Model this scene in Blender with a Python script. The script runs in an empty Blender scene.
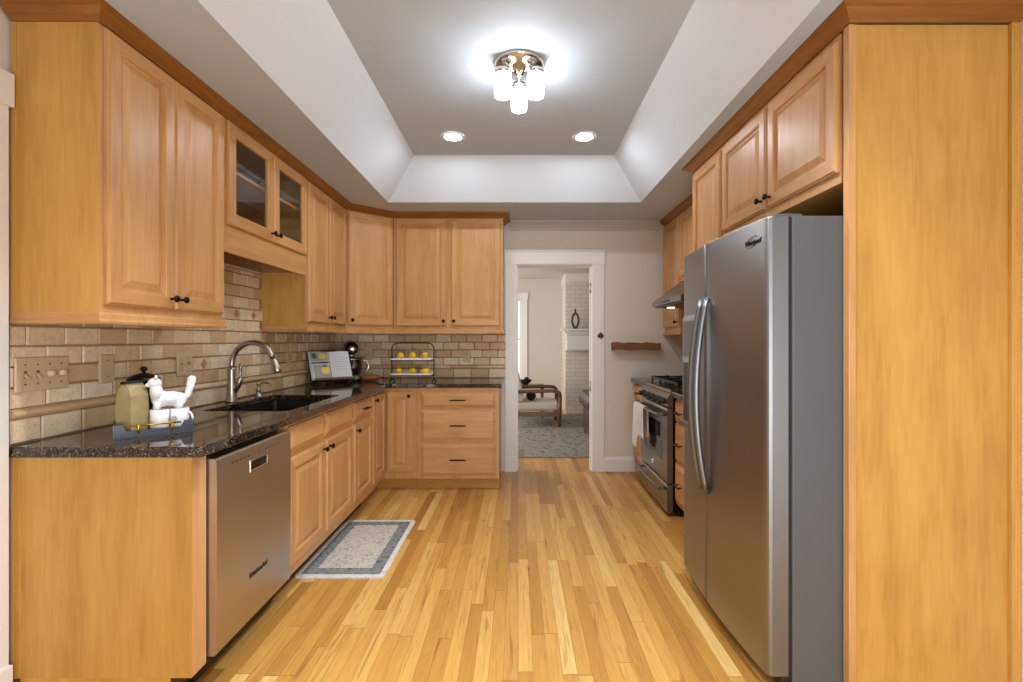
import bpy, bmesh, math, random
from mathutils import Vector, Matrix
random.seed(11)
C = bpy.context.scene.collection
SC = bpy.context.scene
PI = math.pi

# ------------------------------------------------------------------ camera
cd = bpy.data.cameras.new('camera'); cam = bpy.data.objects.new('camera', cd); C.objects.link(cam)
cam.location = (0, 0, 1.285); cam.rotation_euler = (PI/2, 0, 0)
cd.sensor_width = 36; cd.lens = 490*36/1023
cd.shift_x = -6.5/1023; cd.shift_y = -1/1023
cd.clip_start = .02
SC.camera = cam
# ------------------------------------------------------------------ world, exposure
SC.view_settings.view_transform = 'Standard'
SC.view_settings.look = 'None'
SC.view_settings.gamma = 1
SC.view_settings.use_curve_mapping = False
SC.view_settings.exposure = 0.53
SC.cycles.max_bounces = 14; SC.cycles.diffuse_bounces = 8; SC.cycles.transparent_max_bounces = 12
w = bpy.data.worlds.new('sky'); SC.world = w; w.use_nodes = True
w.node_tree.nodes['Background'].inputs[0].default_value = (.86, .93, 1, 1)
w.node_tree.nodes['Background'].inputs[1].default_value = 1.1

def area(name, loc, rot, sx, sy, power, col=(1, 1, 1)):
    l = bpy.data.lights.new(name, 'AREA'); l.shape = 'RECTANGLE'; l.size = sx; l.size_y = sy
    l.energy = power; l.color = col
    o = bpy.data.objects.new(name, l); C.objects.link(o); o.location = loc; o.rotation_euler = rot
    return o
# added fill lamp behind the camera, then daylight through the living-room windows
area('fill_behind', (.6, -1.40, .85), (-PI/2, 0, PI), 1.7, 1.4, 46, (.90, .95, 1))
area('daylight_living', (-2.38, 7.0, 1.5), (0, -PI/2, 0), 1.8, 2.2, 66, (1, .985, .96))
# two added fill spots, unseen above the frame, brightening the near floor
for x in (-.466, .474):
    l = bpy.data.lights.new('fill_spot_near', 'SPOT'); l.energy = 125; l.color = (.90, .955, 1); l.spot_size = math.radians(105); l.spot_blend = .7; l.shadow_soft_size = .055
    o = bpy.data.objects.new('fill_spot_near', l); C.objects.link(o); o.location = (x, 1.50, 2.73)
LAMP_E, CAN_E = 21, 165

# ------------------------------------------------------------------ materials
def lin(h):
    r, g, b = [int(h[i:i+2], 16)/255 for i in (0, 2, 4)]
    f = lambda c: c/12.92 if c <= .04045 else ((c+.055)/1.055)**2.4
    return (f(r), f(g), f(b), 1)
class NT:
    def __init__(s, name):
        s.m = bpy.data.materials.new(name); s.m.use_nodes = True
        s.n = s.m.node_tree.nodes; s.l = s.m.node_tree.links
        s.b = s.n['Principled BSDF']
    def node(s, t, **kw):
        n = s.n.new(t)
        for k, v in kw.items():
            if k.startswith('_'): setattr(n, k[1:], v)
            else: n.inputs[k].default_value = v
        return n
    def link(s, a, b): s.l.new(a, b)
    def math(s, op, a, b=None):
        n = s.n.new('ShaderNodeMath'); n.operation = op
        for i, v in enumerate((a, b)):
            if v is None: continue
            if isinstance(v, (int, float)): n.inputs[i].default_value = v
            else: s.link(v, n.inputs[i])
        return n.outputs[0]
    def ramp(s, f, stops):
        n = s.n.new('ShaderNodeValToRGB'); e = n.color_ramp.elements
        while len(e) < len(stops): e.new(.5)
        for q, (p, c) in zip(e, stops): q.position = p; q.color = lin(c) if isinstance(c, str) else c
        s.link(f, n.inputs[0]); return n.outputs[0]
    def mix(s, f, a, b, mode='MIX'):
        n = s.n.new('ShaderNodeMix'); n.data_type = 'RGBA'; n.blend_type = mode
        for k, v in ((0, f), (6, a), (7, b)):
            if isinstance(v, (int, float)): n.inputs[k].default_value = v
            elif isinstance(v, tuple): n.inputs[k].default_value = v
            elif isinstance(v, str): n.inputs[k].default_value = lin(v)
            else: s.link(v, n.inputs[k])
        return n.outputs[2]
    def coords(s, scale=(1, 1, 1), kind='Object', rnd=True):
        t = s.n.new('ShaderNodeTexCoord'); m = s.n.new('ShaderNodeMapping')
        s.link(t.outputs[kind], m.inputs[0]); m.inputs['Scale'].default_value = scale
        if rnd:
            oi = s.n.new('ShaderNodeObjectInfo'); x = s.math('MULTIPLY', oi.outputs['Random'], 37.0)
            cv = s.n.new('ShaderNodeCombineXYZ')
            for i in range(3): s.link(x, cv.inputs[i])
            s.link(cv.outputs[0], m.inputs[1])
        return m.outputs[0]
    def noise(s, v, scale, detail=3, rough=.5, dist=0):
        n = s.node('ShaderNodeTexNoise', Scale=scale, Detail=detail, Roughness=rough, Distortion=dist)
        s.link(v, n.inputs['Vector']); return n.outputs['Fac']
    def bump(s, h, strength=.2, dist=.002):
        n = s.node('ShaderNodeBump', Strength=strength, Distance=dist)
        s.link(h, n.inputs['Height']); s.link(n.outputs[0], s.b.inputs['Normal'])
    def set(s, **kw):
        for k, v in kw.items(): s.b.inputs[k.replace('_', ' ')].default_value = v
        return s
    def col(s, o):
        if isinstance(o, str): s.b.inputs['Base Color'].default_value = lin(o)
        else: s.link(o, s.b.inputs['Base Color'])
        return s

def plain(name, c, rough=.5, metal=0, vary=.04, nscale=30, bump=0, **kw):
    t = NT(name); v = t.coords()
    n = t.noise(v, nscale, 3)
    col = lin(c); k = vary
    a = tuple(max(0, x*(1-k)) for x in col[:3])+(1,); b = tuple(min(1, x*(1+k)) for x in col[:3])+(1,)
    t.col(t.mix(n, a, b)); t.set(Roughness=rough, Metallic=metal, **kw)
    if bump: t.bump(n, bump, .001)
    return t.m

def wood(name, lo, mid, hi, axis='z', rough=.34, streak=.25, spread=.5):
    t = NT(name)
    sc = {'z': (1, 1, .09), 'x': (.09, 1, 1), 'y': (1, .09, 1)}[axis]
    v = t.coords(sc); v2 = t.coords(tuple(.35+.65*q if q == 1 else .3 for q in sc))
    g = t.noise(v, 55, 4, .6, .6); broad = t.noise(v, 7, 3, .55, .8); fig = t.noise(v2, 6, 3, .5, 1.5)
    f = t.math('ADD', t.math('MULTIPLY', g, .35), t.math('ADD', t.math('MULTIPLY', broad, .4), t.math('MULTIPLY', fig, .25)))
    c = t.ramp(f, [(.30, lo), (.5, mid), (.70, hi)])
    fl = t.noise(v, 24, 2, .4, 1.2)
    m = t.ramp(fl, [(.63, (0, 0, 0, 1)), (.74, (1, 1, 1, 1))])
    mm = t.math('MULTIPLY', m, streak)
    c = t.mix(mm, c, lo)
    oi = t.n.new('ShaderNodeObjectInfo')
    val = t.math('ADD', t.math('MULTIPLY', oi.outputs['Random'], spread*.16), 1-spread*.08)
    hsv = t.n.new('ShaderNodeHueSaturation'); t.link(c, hsv.inputs['Color']); t.link(val, hsv.inputs['Value'])
    t.col(hsv.outputs[0]); t.set(Roughness=rough, IOR=1.45); t.bump(g, .04, .001)
    return t.m

M = {}
M['maple'] = wood('maple_front', 'ae7d48', 'c8955f', 'd6a873')
M['maple_h'] = wood('maple_front_across', 'ae7d48', 'c8955f', 'd6a873', 'x')
M['veneer'] = wood('maple_side_veneer', 'ae7d38', 'c8964a', 'd6a65a', streak=.35)
M['veneer_h'] = wood('maple_side_veneer_across', 'a1702e', 'b8873e', 'c6974c', 'x', streak=.35)
M['crown'] = wood('crown_maple', '744818', '905c24', 'a87234', 'x')
M['crown_y'] = wood('crown_maple_long', '744818', '905c24', 'a87234', 'y')
M['dark_inside'] = wood('cabinet_interior', '7d5a38', '94704a', 'a78257')
M['walnut'] = wood('walnut', '4a3323', '6b4c34', '7f5e42', 'x')
M['rustic'] = wood('rustic_beam', '51351d', '835a35', '9c7148', 'x', rough=.7, streak=.7)
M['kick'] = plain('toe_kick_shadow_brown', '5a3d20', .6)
M['paint_trim'] = plain('white_trim_paint', 'e6e4e1', .35, vary=.01)
M['wall'] = plain('greige_wall_paint', 'd8d1c8', .75, vary=.015, nscale=60)
M['wall_living'] = plain('living_wall_paint', 'cbc5be', .75, vary=.015, nscale=60)
M['ceil'] = plain('ceiling_paint_shaded', 'bcc8d4', .8, vary=.01, nscale=60)  # soffit and tray top toned greyer, their weaker light put into the colour
M['ceil_slope'] = plain('ceiling_paint_lit', 'd8e2ec', .8, vary=.01, nscale=60)  # lighter than the flats: lamp light on the slopes painted in
M['cornice'] = plain('cornice_paint', 'bdbab5', .6, vary=.01)
M['ceil_living'] = plain('living_ceiling_paint', 'd2cfc9', .8, vary=.01, nscale=60)
M['chrome'] = plain('brushed_nickel', 'b4aca2', .28, 1, .06, 200)
M['polished'] = plain('polished_chrome', 'd6d2cc', .12, 1, .03)
M['black_metal'] = plain('black_bronze', '1d1714', .38, .7, .1)
M['iron'] = plain('cast_iron', '17171a', .5, .2, .15, 80)
M['black_plastic'] = plain('black_plastic', '121213', .35, 0, .1)
M['black_gloss'] = plain('black_gloss_enamel', '0c0c0d', .08, 0, .05)
M['sink'] = plain('black_composite', '141416', .4, 0, .25, 300)
M['white_plastic'] = plain('white_plastic', 'e8e6e2', .4, vary=.01)
M['almond'] = plain('almond_plate', 'cdb692', .4, vary=.03)
M['dimmer_ivory'] = plain('ivory_knob', 'd8c9b0', .4, vary=.02)
M['almond_dark'] = plain('almond_slot', '6f5a3f', .6)
M['porcelain'] = plain('white_porcelain', 'e9e8ea', .18, vary=.02)
M['lemon'] = plain('lemon_peel', 'e8c52a', .4, vary=.12, nscale=40, bump=.1)
M['page'] = plain('book_page', 'd8d6d6', .6, vary=.02)
M['print_grey'] = plain('printed_grey', 'a9a7a6', .6)
M['print_faint'] = plain('printed_faint', 'bcbab9', .6)
M['leafgreen'] = plain('printed_green', '4d6b2c', .6, vary=.2)
M['kraft'] = plain('gold_coffee_bag', 'a59468', .42, .0, .3, 14, bump=.6)
M['towel'] = plain('white_towel', 'dcdbdb', .95, vary=.04, nscale=180, bump=.4)
M['cream'] = plain('cream_upholstery', 'd0c7ba', .9, vary=.05, nscale=120, bump=.2)
M['leather'] = plain('dark_leather', '473c38', .36, vary=.25, nscale=20, bump=.2)
M['black_fabric'] = plain('black_fabric', '17171a', .85, vary=.2)
M['gold'] = plain('gold_metal', 'd2a532', .28, 1, .05)
M['green_glass'] = plain('green_enamel', '4c6152', .2, vary=.2)
M['pin'] = wood('pin_wood', '5f3219', '85492a', '9c6038', 'x')
M['vase'] = plain('dark_bronze_vase', '4d3a2b', .4, .3, .2)
M['fridge_side'] = plain('grey_textured_paint', '57585a', .5, .1, .05, 350, bump=.25)
M['gasket'] = plain('black_gasket', '0e0e10', .6)

def steel(name, c, rough, axis):
    t = NT(name); sc = {'z': (1, 1, .01), 'x': (.01, 1, 1), 'y': (1, .01, 1)}[axis]
    g = t.noise(t.coords(sc), 400, 2)
    t.col(t.mix(g, tuple(x*.975 for x in lin(c)[:3])+(1,), tuple(min(1, x*1.02) for x in lin(c)[:3])+(1,)))
    t.link(t.math('ADD', t.math('MULTIPLY', g, .02), rough-.01), t.b.inputs['Roughness'])
    t.set(Metallic=1)
    return t.m
M['steel'] = steel('stainless_brushed', 'c6c1bc', .33, 'x')
M['steel_range'] = steel('stainless_range', '8f8984', .27, 'x')
M['dispenser_grey'] = plain('dispenser_grey', '8d949b', .3, .2, .03)
M['steel_fridge'] = steel('stainless_fridge', '93908f', .38, 'x')
M['steel_edge'] = steel('stainless_edge', '85878a', .42, 'z')

def glass(name, tint, rough=0.02):
    t = NT(name); t.n.remove(t.b); out = t.n['Material Output']
    tr = t.node('ShaderNodeBsdfTransparent', Color=tint); gl = t.node('ShaderNodeBsdfGlossy', Roughness=rough)
    lw = t.n.new('ShaderNodeLayerWeight'); mx = t.n.new('ShaderNodeMixShader')
    fr = t.math('ADD', t.math('MULTIPLY', t.math('POWER', lw.outputs['Facing'], 5.0), .9), .03)
    t.link(fr, mx.inputs[0]); t.link(tr.outputs[0], mx.inputs[1]); t.link(gl.outputs[0], mx.inputs[2])
    t.link(mx.outputs[0], out.inputs[0]); return t.m
M['pane'] = glass('window_glass', (.92, .94, .94, 1))
M['clear_glass'] = glass('clear_glassware', (.8, .84, .86, 1))

def glow(name, c, e):
    t = NT(name); t.set(Roughness=.5); t.b.inputs['Base Color'].default_value = (.9, .9, .9, 1)
    t.b.inputs['Emission Color'].default_value = c; t.b.inputs['Emission Strength'].default_value = e
    return t.m
M['lamp'] = glow('lit_frosted_glass', (.93, .967, 1, 1), LAMP_E)
M['can'] = glow('lit_can_lens', (.90, .955, 1, 1), CAN_E)
M['hoodlamp'] = glow('lit_hood_lens', (1, .9, .75, 1), 5)

def m_floor():
    t = NT('oak_strip_floor'); tc = t.n.new('ShaderNodeTexCoord'); sp = t.n.new('ShaderNodeSeparateXYZ')
    t.link(tc.outputs['Object'], sp.inputs[0]); X, Y = sp.outputs[0], sp.outputs[1]
    xs = t.math('DIVIDE', X, .0572); xi = t.math('FLOOR', xs); xf = t.math('FRACT', xs)
    wn = t.n.new('ShaderNodeTexWhiteNoise'); wn.noise_dimensions = '1D'; t.link(xi, wn.inputs['W'])
    ys = t.math('ADD', t.math('DIVIDE', Y, .98), t.math('MULTIPLY', wn.outputs[0], 19.0))
    yi = t.math('FLOOR', ys); yf = t.math('FRACT', ys)
    cv = t.n.new('ShaderNodeCombineXYZ'); t.link(xi, cv.inputs[0]); t.link(yi, cv.inputs[1])
    w2 = t.n.new('ShaderNodeTexWhiteNoise'); w2.noise_dimensions = '2D'; t.link(cv.outputs[0], w2.inputs['Vector'])
    base = t.ramp(w2.outputs[0], [(0, 'aa7536'), (.15, 'c08a42'), (.5, 'd09b50'), (.85, 'dbaa5e'), (1, 'e6c07a')])
    ov = t.n.new('ShaderNodeVectorMath'); ov.operation = 'SCALE'; ov.inputs['Scale'].default_value = 50
    t.link(w2.outputs['Color'], ov.inputs[0])
    av = t.n.new('ShaderNodeVectorMath'); av.operation = 'ADD'; t.link(tc.outputs['Object'], av.inputs[0]); t.link(ov.outputs[0], av.inputs[1])
    mp = t.n.new('ShaderNodeMapping'); mp.inputs['Scale'].default_value = (1, .06, 1); t.link(av.outputs[0], mp.inputs[0])
    g = t.noise(mp.outputs[0], 90, 5, .65, .8); g2 = t.noise(mp.outputs[0], 22, 3, .6, 1.6)
    c = t.mix(t.math('MULTIPLY', t.ramp(g, [(.35, (1, 1, 1, 1)), (.62, (0, 0, 0, 1))]), .3), base, '8a5a2a')
    c = t.mix(t.math('MULTIPLY', t.ramp(g2, [(.58, (0, 0, 0, 1)), (.78, (1, 1, 1, 1))]), .75), c, '6f431d')
    e1 = t.math('LESS_THAN', xf, .03); e2 = t.math('LESS_THAN', yf, .004)
    c = t.mix(t.math('MULTIPLY', t.math('MAXIMUM', e1, e2), .55), c, '5a3a1a')
    t.col(c); t.set(Roughness=.3, IOR=1.45)
    t.link(t.math('ADD', t.math('MULTIPLY', g, .16), .22), t.b.inputs['Roughness'])
    t.bump(g, .05, .001); return t.m
M['floor'] = m_floor()

def m_granite():
    t = NT('brown_black_granite'); v = t.coords(rnd=False)
    vo = t.node('ShaderNodeTexVoronoi', Scale=210); t.link(v, vo.inputs['Vector'])
    n = t.noise(v, 60, 4, .7)
    bw = t.n.new('ShaderNodeSeparateColor'); t.link(vo.outputs['Color'], bw.inputs[0])
    c = t.ramp(bw.outputs[0], [(0, '100d0c'), (.45, '1c1512'), (.62, '3a2a20'), (.8, '5f4a38'), (.95, '83705c'), (1, '9a8a78')])
    c = t.mix(t.math('MULTIPLY', t.ramp(n, [(.4, (0, 0, 0, 1)), (.6, (1, 1, 1, 1))]), .55), c, '17110f')
    t.col(c); t.set(Roughness=.06, IOR=1.6); return t.m
M['granite'] = m_granite()

def m_tile():
    t = NT('tumbled_travertine'); a = t.n.new('ShaderNodeVertexColor'); a.layer_name = 'tint'
    v = t.coords(rnd=False); n = t.noise(v, 30, 6, .72, .8); n2 = t.noise(v, 95, 4, .65)
    c = t.mix(t.math('MULTIPLY', t.ramp(n, [(.42, (1, 1, 1, 1)), (.62, (0, 0, 0, 1))]), .30), a.outputs[0], 'b5936a')
    c = t.mix(t.math('MULTIPLY', t.ramp(n2, [(.60, (0, 0, 0, 1)), (.68, (1, 1, 1, 1))]), .5), c, '7a5c40')
    t.col(c); t.set(Roughness=.55); t.bump(t.math('ADD', n, t.math('MULTIPLY', n2, .5)), .35, .003); return t.m
M['tile'] = m_tile()
M['grout'] = plain('sand_grout', '9c8262', .9, vary=.08, nscale=60)

def m_brick():
    t = NT('white_painted_brick'); v = t.coords(rnd=False)
    mp = t.n.new('ShaderNodeMapping'); mp.inputs['Rotation'].default_value = (PI/2, 0, 0); t.link(v, mp.inputs[0])
    b = t.node('ShaderNodeTexBrick', Scale=1.0); b.inputs['Brick Width'].default_value = .2; b.inputs['Row Height'].default_value = .072
    b.inputs['Mortar Size'].default_value = .006; b.inputs['Color1'].default_value = lin('ded7cd'); b.inputs['Color2'].default_value = lin('d8d0c6')
    b.inputs['Mortar'].default_value = lin('c6beb3'); t.link(mp.outputs[0], b.inputs['Vector'])
    t.col(b.outputs[0]); t.set(Roughness=.6); t.bump(t.math('SUBTRACT', 1.0, b.outputs['Fac']), .5, .006); return t.m
M['brick'] = m_brick()

def m_rug(name, field, motif, scale):
    t = NT(name); v = t.coords(rnd=False); n = t.noise(v, scale, 5, .7, .6); n2 = t.noise(v, scale*5, 3, .6)
    c = t.ramp(n, [(.38, motif), (.5, field), (.68, field)])
    c = t.mix(t.math('MULTIPLY', n2, .35), c, motif)
    t.col(c); t.set(Roughness=.95); t.bump(n2, .5, .003); return t.m
M['rug'] = m_rug('faded_grey_rug', '9a948d', '54504d', 16)
M['mat_field'] = m_rug('mat_field', 'cfc8bc', '94948f', 48)
M['mat_border'] = m_rug('mat_border', '8f9190', '484d4e', 60)
M['mat_edge'] = m_rug('mat_edge', 'dedbd5', 'c2bfb8', 40)

def m_weave():
    t = NT('blue_white_weave'); tc = t.n.new('ShaderNodeTexCoord'); mp = t.n.new('ShaderNodeMapping')
    mp.inputs['Rotation'].default_value = (0, PI/4, 0); t.link(tc.outputs['Object'], mp.inputs[0])
    ch = t.node('ShaderNodeTexChecker', Scale=185); ch.inputs[1].default_value = lin('3c434f'); ch.inputs[2].default_value = lin('12161f')
    t.link(mp.outputs[0], ch.inputs[0]); t.col(ch.outputs[0]); t.set(Roughness=.35); return t.m
M['weave'] = m_weave()

# ------------------------------------------------------------------ mesh helpers
class B:
    """collects shapes, then becomes ONE mesh object"""
    def __init__(s): s.bm = bmesh.new()
    def box(s, x0, x1, y0, y1, z0, z1, mi=0, bev=0):
        v = [s.bm.verts.new(p) for p in ((x0,y0,z0),(x1,y0,z0),(x1,y1,z0),(x0,y1,z0),(x0,y0,z1),(x1,y0,z1),(x1,y1,z1),(x0,y1,z1))]
        fs = [s.bm.faces.new([v[i] for i in q]) for q in ((0,3,2,1),(4,5,6,7),(0,1,5,4),(1,2,6,5),(2,3,7,6),(3,0,4,7))]
        for f in fs: f.material_index = mi
        if bev:
            r = bmesh.ops.bevel(s.bm, geom=list({e for f in fs for e in f.edges}), offset=bev, segments=2, affect='EDGES', profile=.5)
            for f in r['faces']: f.material_index = mi
        return s
    def prism(s, poly, axis, a, b, mi=0):
        """poly: 2-D points; axis the extrusion axis: 'x' poly=(y,z), 'y' poly=(x,z), 'z' poly=(x,y)"""
        P = {'x': lambda p, t: (t, p[0], p[1]), 'y': lambda p, t: (p[0], t, p[1]), 'z': lambda p, t: (p[0], p[1], t)}[axis]
        A = [s.bm.verts.new(P(p, a)) for p in poly]; Bv = [s.bm.verts.new(P(p, b)) for p in poly]
        n = len(poly); fs = [s.bm.faces.new(A), s.bm.faces.new(Bv[::-1])]
        for i in range(n): fs.append(s.bm.faces.new((A[i], Bv[i], Bv[(i+1) % n], A[(i+1) % n])))
        for f in fs: f.material_index = mi
        return s
    def tube(s, path, r, seg=10, cap=True, mi=0):
        pts = [Vector(p) for p in path]; n = len(pts); rr = r if isinstance(r, (list, tuple)) else [r]*n
        rings = []; prev = None
        for i, p in enumerate(pts):
            d = (pts[min(i+1, n-1)]-pts[max(i-1, 0)]).normalized()
            if prev is None:
                u = d.orthogonal().normalized()
            else:
                u = (prev - d*prev.dot(d)).normalized()
            prev = u; v = d.cross(u)
            rings.append([s.bm.verts.new(p+(u*math.cos(2*PI*k/seg)+v*math.sin(2*PI*k/seg))*rr[i]) for k in range(seg)])
        for a, b in zip(rings, rings[1:]):
            for k in range(seg):
                f = s.bm.faces.new((a[k], a[(k+1) % seg], b[(k+1) % seg], b[k])); f.smooth = True; f.material_index = mi
        if cap:
            s.bm.faces.new(rings[0][::-1]).material_index = mi; s.bm.faces.new(rings[-1]).material_index = mi
        return s
    def lathe(s, prof, c=(0, 0, 0), seg=24, axis='z', cap=True, mi=0, smooth=True, sx=1, sy=1):
        c = Vector(c)
        P = {'z': lambda r, h, a: (r*math.cos(a)*sx, r*math.sin(a)*sy, h), 'y': lambda r, h, a: (r*math.cos(a)*sx, h, r*math.sin(a)*sy),
             'x': lambda r, h, a: (h, r*math.cos(a)*sx, r*math.sin(a)*sy)}[axis]
        rings = [[s.bm.verts.new(c+Vector(P(max(r, 1e-5), h, 2*PI*k/seg))) for k in range(seg)] for r, h in prof]
        for a, b in zip(rings, rings[1:]):
            for k in range(seg):
                f = s.bm.faces.new((a[k], a[(k+1) % seg], b[(k+1) % seg], b[k])); f.smooth = smooth; f.material_index = mi
        if cap:
            s.bm.faces.new(rings[0][::-1]).material_index = mi; s.bm.faces.new(rings[-1]).material_index = mi
        return s
    def ball(s, c, r, sc=(1, 1, 1), seg=16, mi=0):
        res = bmesh.ops.create_uvsphere(s.bm, u_segments=seg, v_segments=max(6, seg*2//3), radius=r)
        for v in res['verts']: v.co = Vector((v.co.x*sc[0]+c[0], v.co.y*sc[1]+c[1], v.co.z*sc[2]+c[2]))
        for f in {f for v in res['verts'] for f in v.link_faces}: f.smooth = True; f.material_index = mi
        return s
    def sweep(s, path, prof, mi=0, miy=None):
        """profile (outward, z) along a 2-D polyline, outward on the right of travel, mitred"""
        pts = [Vector(p) for p in path]; n = len(pts); rows = []
        for i, p in enumerate(pts):
            ds = []
            if i > 0: ds.append((pts[i]-pts[i-1]).normalized())
            if i < n-1: ds.append((pts[i+1]-pts[i]).normalized())
            ns = [Vector((d.y, -d.x)) for d in ds]
            m = sum(ns, Vector((0, 0))); m.normalize(); k = 1/max(.3, m.dot(ns[0]))
            rows.append([s.bm.verts.new((p.x+m.x*o*k, p.y+m.y*o*k, z)) for o, z in prof])
        q = len(prof)
        for i, (a, b) in enumerate(zip(rows, rows[1:])):
            d = pts[i+1]-pts[i]
            for k in range(q):
                f = s.bm.faces.new((a[k], a[(k+1) % q], b[(k+1) % q], b[k]))
                f.material_index = miy if (miy is not None and abs(d.y) > abs(d.x)) else mi
        s.bm.faces.new(rows[0][::-1]); s.bm.faces.new(rows[-1]); return s
    def rings(s, w, h, seq, x0=0, z0=0, y0=0, fill=True, frame_ring=None):
        """concentric rectangles (inset, depth) facing -Y"""
        R = []
        for ins, d in seq:
            R.append([s.bm.verts.new((x0+a, y0-d, z0+b)) for a, b in ((ins, ins), (w-ins, ins), (w-ins, h-ins), (ins, h-ins))])
        for j, (a, b) in enumerate(zip(R, R[1:])):
            for k in range(4):
                f = s.bm.faces.new((a[k], a[(k+1) % 4], b[(k+1) % 4], b[k]))
                if frame_ring is not None and j in frame_ring and k in (0, 2): f.material_index = 1
        if fill: s.bm.faces.new(R[-1])
        return R
    def build(s, name, mats, root=None, world=False, loc=(0, 0, 0), auto=False):
        bmesh.ops.recalc_face_normals(s.bm, faces=s.bm.faces[:])
        if world and root is not None:
            inv = root.matrix_basis.inverted(); par = root.parent
            if par is not None: inv = inv @ par.matrix_basis.inverted()
            bmesh.ops.transform(s.bm, matrix=inv, verts=s.bm.verts[:])
        me = bpy.data.meshes.new(name); s.bm.to_mesh(me); s.bm.free()
        for m in (mats if isinstance(mats, (list, tuple)) else [mats]): me.materials.append(M[m] if isinstance(m, str) else m)
        o = bpy.data.objects.new(name, me); C.objects.link(o); o.location = loc
        if root is not None: o.parent = root
        return o

def tag(o, label=None, cat=None, group=None, kind=None):
    if label: o['label'] = label
    if cat: o['category'] = cat
    if group: o['group'] = group
    if kind: o['kind'] = kind
    return o
def thing(name, label, cat, loc=(0, 0, 0), rz=0, group=None):
    o = bpy.data.objects.new(name, None); C.objects.link(o)
    o.location = loc; o.rotation_euler = (0, 0, rz); o.empty_display_size = .1
    o.matrix_basis = Matrix.Translation(loc) @ Matrix.Rotation(rz, 4, 'Z')
    return tag(o, label, cat, group)
def struct(name, b, m, label=None, root=None):
    o = b.build(name, m, root); o['kind'] = 'structure'
    if label: o['label'] = label
    return o
def child(mesh_obj, root, loc, rz=0):
    """another part sharing the mesh of mesh_obj"""
    c = mesh_obj.copy(); C.objects.link(c); c.parent = root; c.location = loc; c.rotation_euler = (0, 0, rz); return c
def copy_tree(o):
    c = o.copy(); C.objects.link(c)
    for ch in o.children:
        d = ch.copy(); C.objects.link(d); d.parent = c
        for g in ch.children:
            e = g.copy(); C.objects.link(e); e.parent = d
    return c
def text(body, size, mat, root, loc, rot, ext=.0008, shear=0, name='lettering', align='CENTER'):
    cu = bpy.data.curves.new(name, 'FONT'); cu.body = body; cu.size = size; cu.extrude = ext; cu.shear = shear
    cu.align_x = align; cu.align_y = 'CENTER'; cu.materials.append(M[mat])
    f = bpy.data.objects.new(name, cu); C.objects.link(f)
    bpy.context.view_layer.update()
    me = bpy.data.meshes.new_from_object(f.evaluated_get(bpy.context.evaluated_depsgraph_get())); bpy.data.objects.remove(f)
    me.name = name
    o = bpy.data.objects.new(name, me); C.objects.link(o); o.parent = root; o.location = loc; o.rotation_euler = rot; return o

# ------------------------------------------------------------------ key planes (metres; camera looks along +Y)
WL, WR, WB, CE = -1.785, 1.766, 4.80, 2.445          # walls and ceiling
FL, FR = -1.144, 1.146                                # base cabinet faces left / right
UL, UR = -1.472, 1.436                                # wall cabinet faces left / right
NB = -1.45                                            # wall behind the photographer
# ------------------------------------------------------------------ setting
b = B(); b.box(WL-.12, WR+2.2, NB-.6, 9.5, -.08, 0); b.box(-2.6, WL-.12, 4.92, 9.5, -.08, 0)
struct('floor', b, 'floor', 'honey oak strip floor')
b = B(); b.box(WL-.12, WL, NB, WB+.12, 0, CE+.4); struct('wall_left', b, 'wall')
b = B(); b.box(WR, WR+.12, NB, WB+.12, 0, CE+.4); struct('wall_right', b, 'wall')
b = B(); b.box(WL, -.03, WB, WB+.12, 0, CE); b.box(.745, WR, WB, WB+.12, 0, CE); b.box(-.03, .745, WB, WB+.12, 2.035, CE)
struct('wall_back', b, 'wall', 'greige wall with the doorway to the living room')
b = B(); b.box(WL, -.3, NB-.12, NB, 0, CE+.4); b.box(1.5, WR, NB-.12, NB, 0, CE+.4); b.box(-.3, 1.5, NB-.12, NB, 2.05, CE+.4)
struct('wall_front', b, 'wall')
# ceiling with the sloped tray
b = B(); bm = b.bm
tx0, tx1, ty0, ty1, ins, TZ = -1.095, 1.035, .80, 4.13, .278, 2.737
o_ = [(WL, NB), (WR, NB), (WR, WB), (WL, WB)]; h_ = [(tx0, ty0), (tx1, ty0), (tx1, ty1), (tx0, ty1)]
t_ = [(tx0+ins, ty0+ins), (tx1-ins, ty0+ins), (tx1-ins, ty1-ins), (tx0+ins, ty1-ins)]
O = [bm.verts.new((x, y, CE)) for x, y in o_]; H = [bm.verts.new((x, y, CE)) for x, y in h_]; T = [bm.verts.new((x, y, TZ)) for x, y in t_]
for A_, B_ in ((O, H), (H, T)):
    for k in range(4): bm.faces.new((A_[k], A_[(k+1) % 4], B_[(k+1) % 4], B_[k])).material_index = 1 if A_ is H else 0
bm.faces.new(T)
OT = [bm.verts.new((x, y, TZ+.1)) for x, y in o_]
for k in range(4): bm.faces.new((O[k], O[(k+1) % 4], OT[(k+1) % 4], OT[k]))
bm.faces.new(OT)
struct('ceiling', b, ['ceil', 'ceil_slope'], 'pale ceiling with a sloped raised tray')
# cornice on the back wall, baseboards
b = B(); b.sweep([(-.075, WB), (1.376, WB)], [(0, 2.352), (.012, 2.352), (.016, 2.372), (.045, 2.412), (.06, 2.425), (.062, 2.4445), (0, 2.4445)])
struct('trim_1', b, 'cornice', 'painted cornice above the doorway')
b = B(); b.sweep([(.845, WB), (1.14, WB)], [(0, 0), (.018, 0), (.018, .115), (.012, .125), (.010, .14), (0, .14)])
struct('baseboard_back', b, 'paint_trim')
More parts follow.
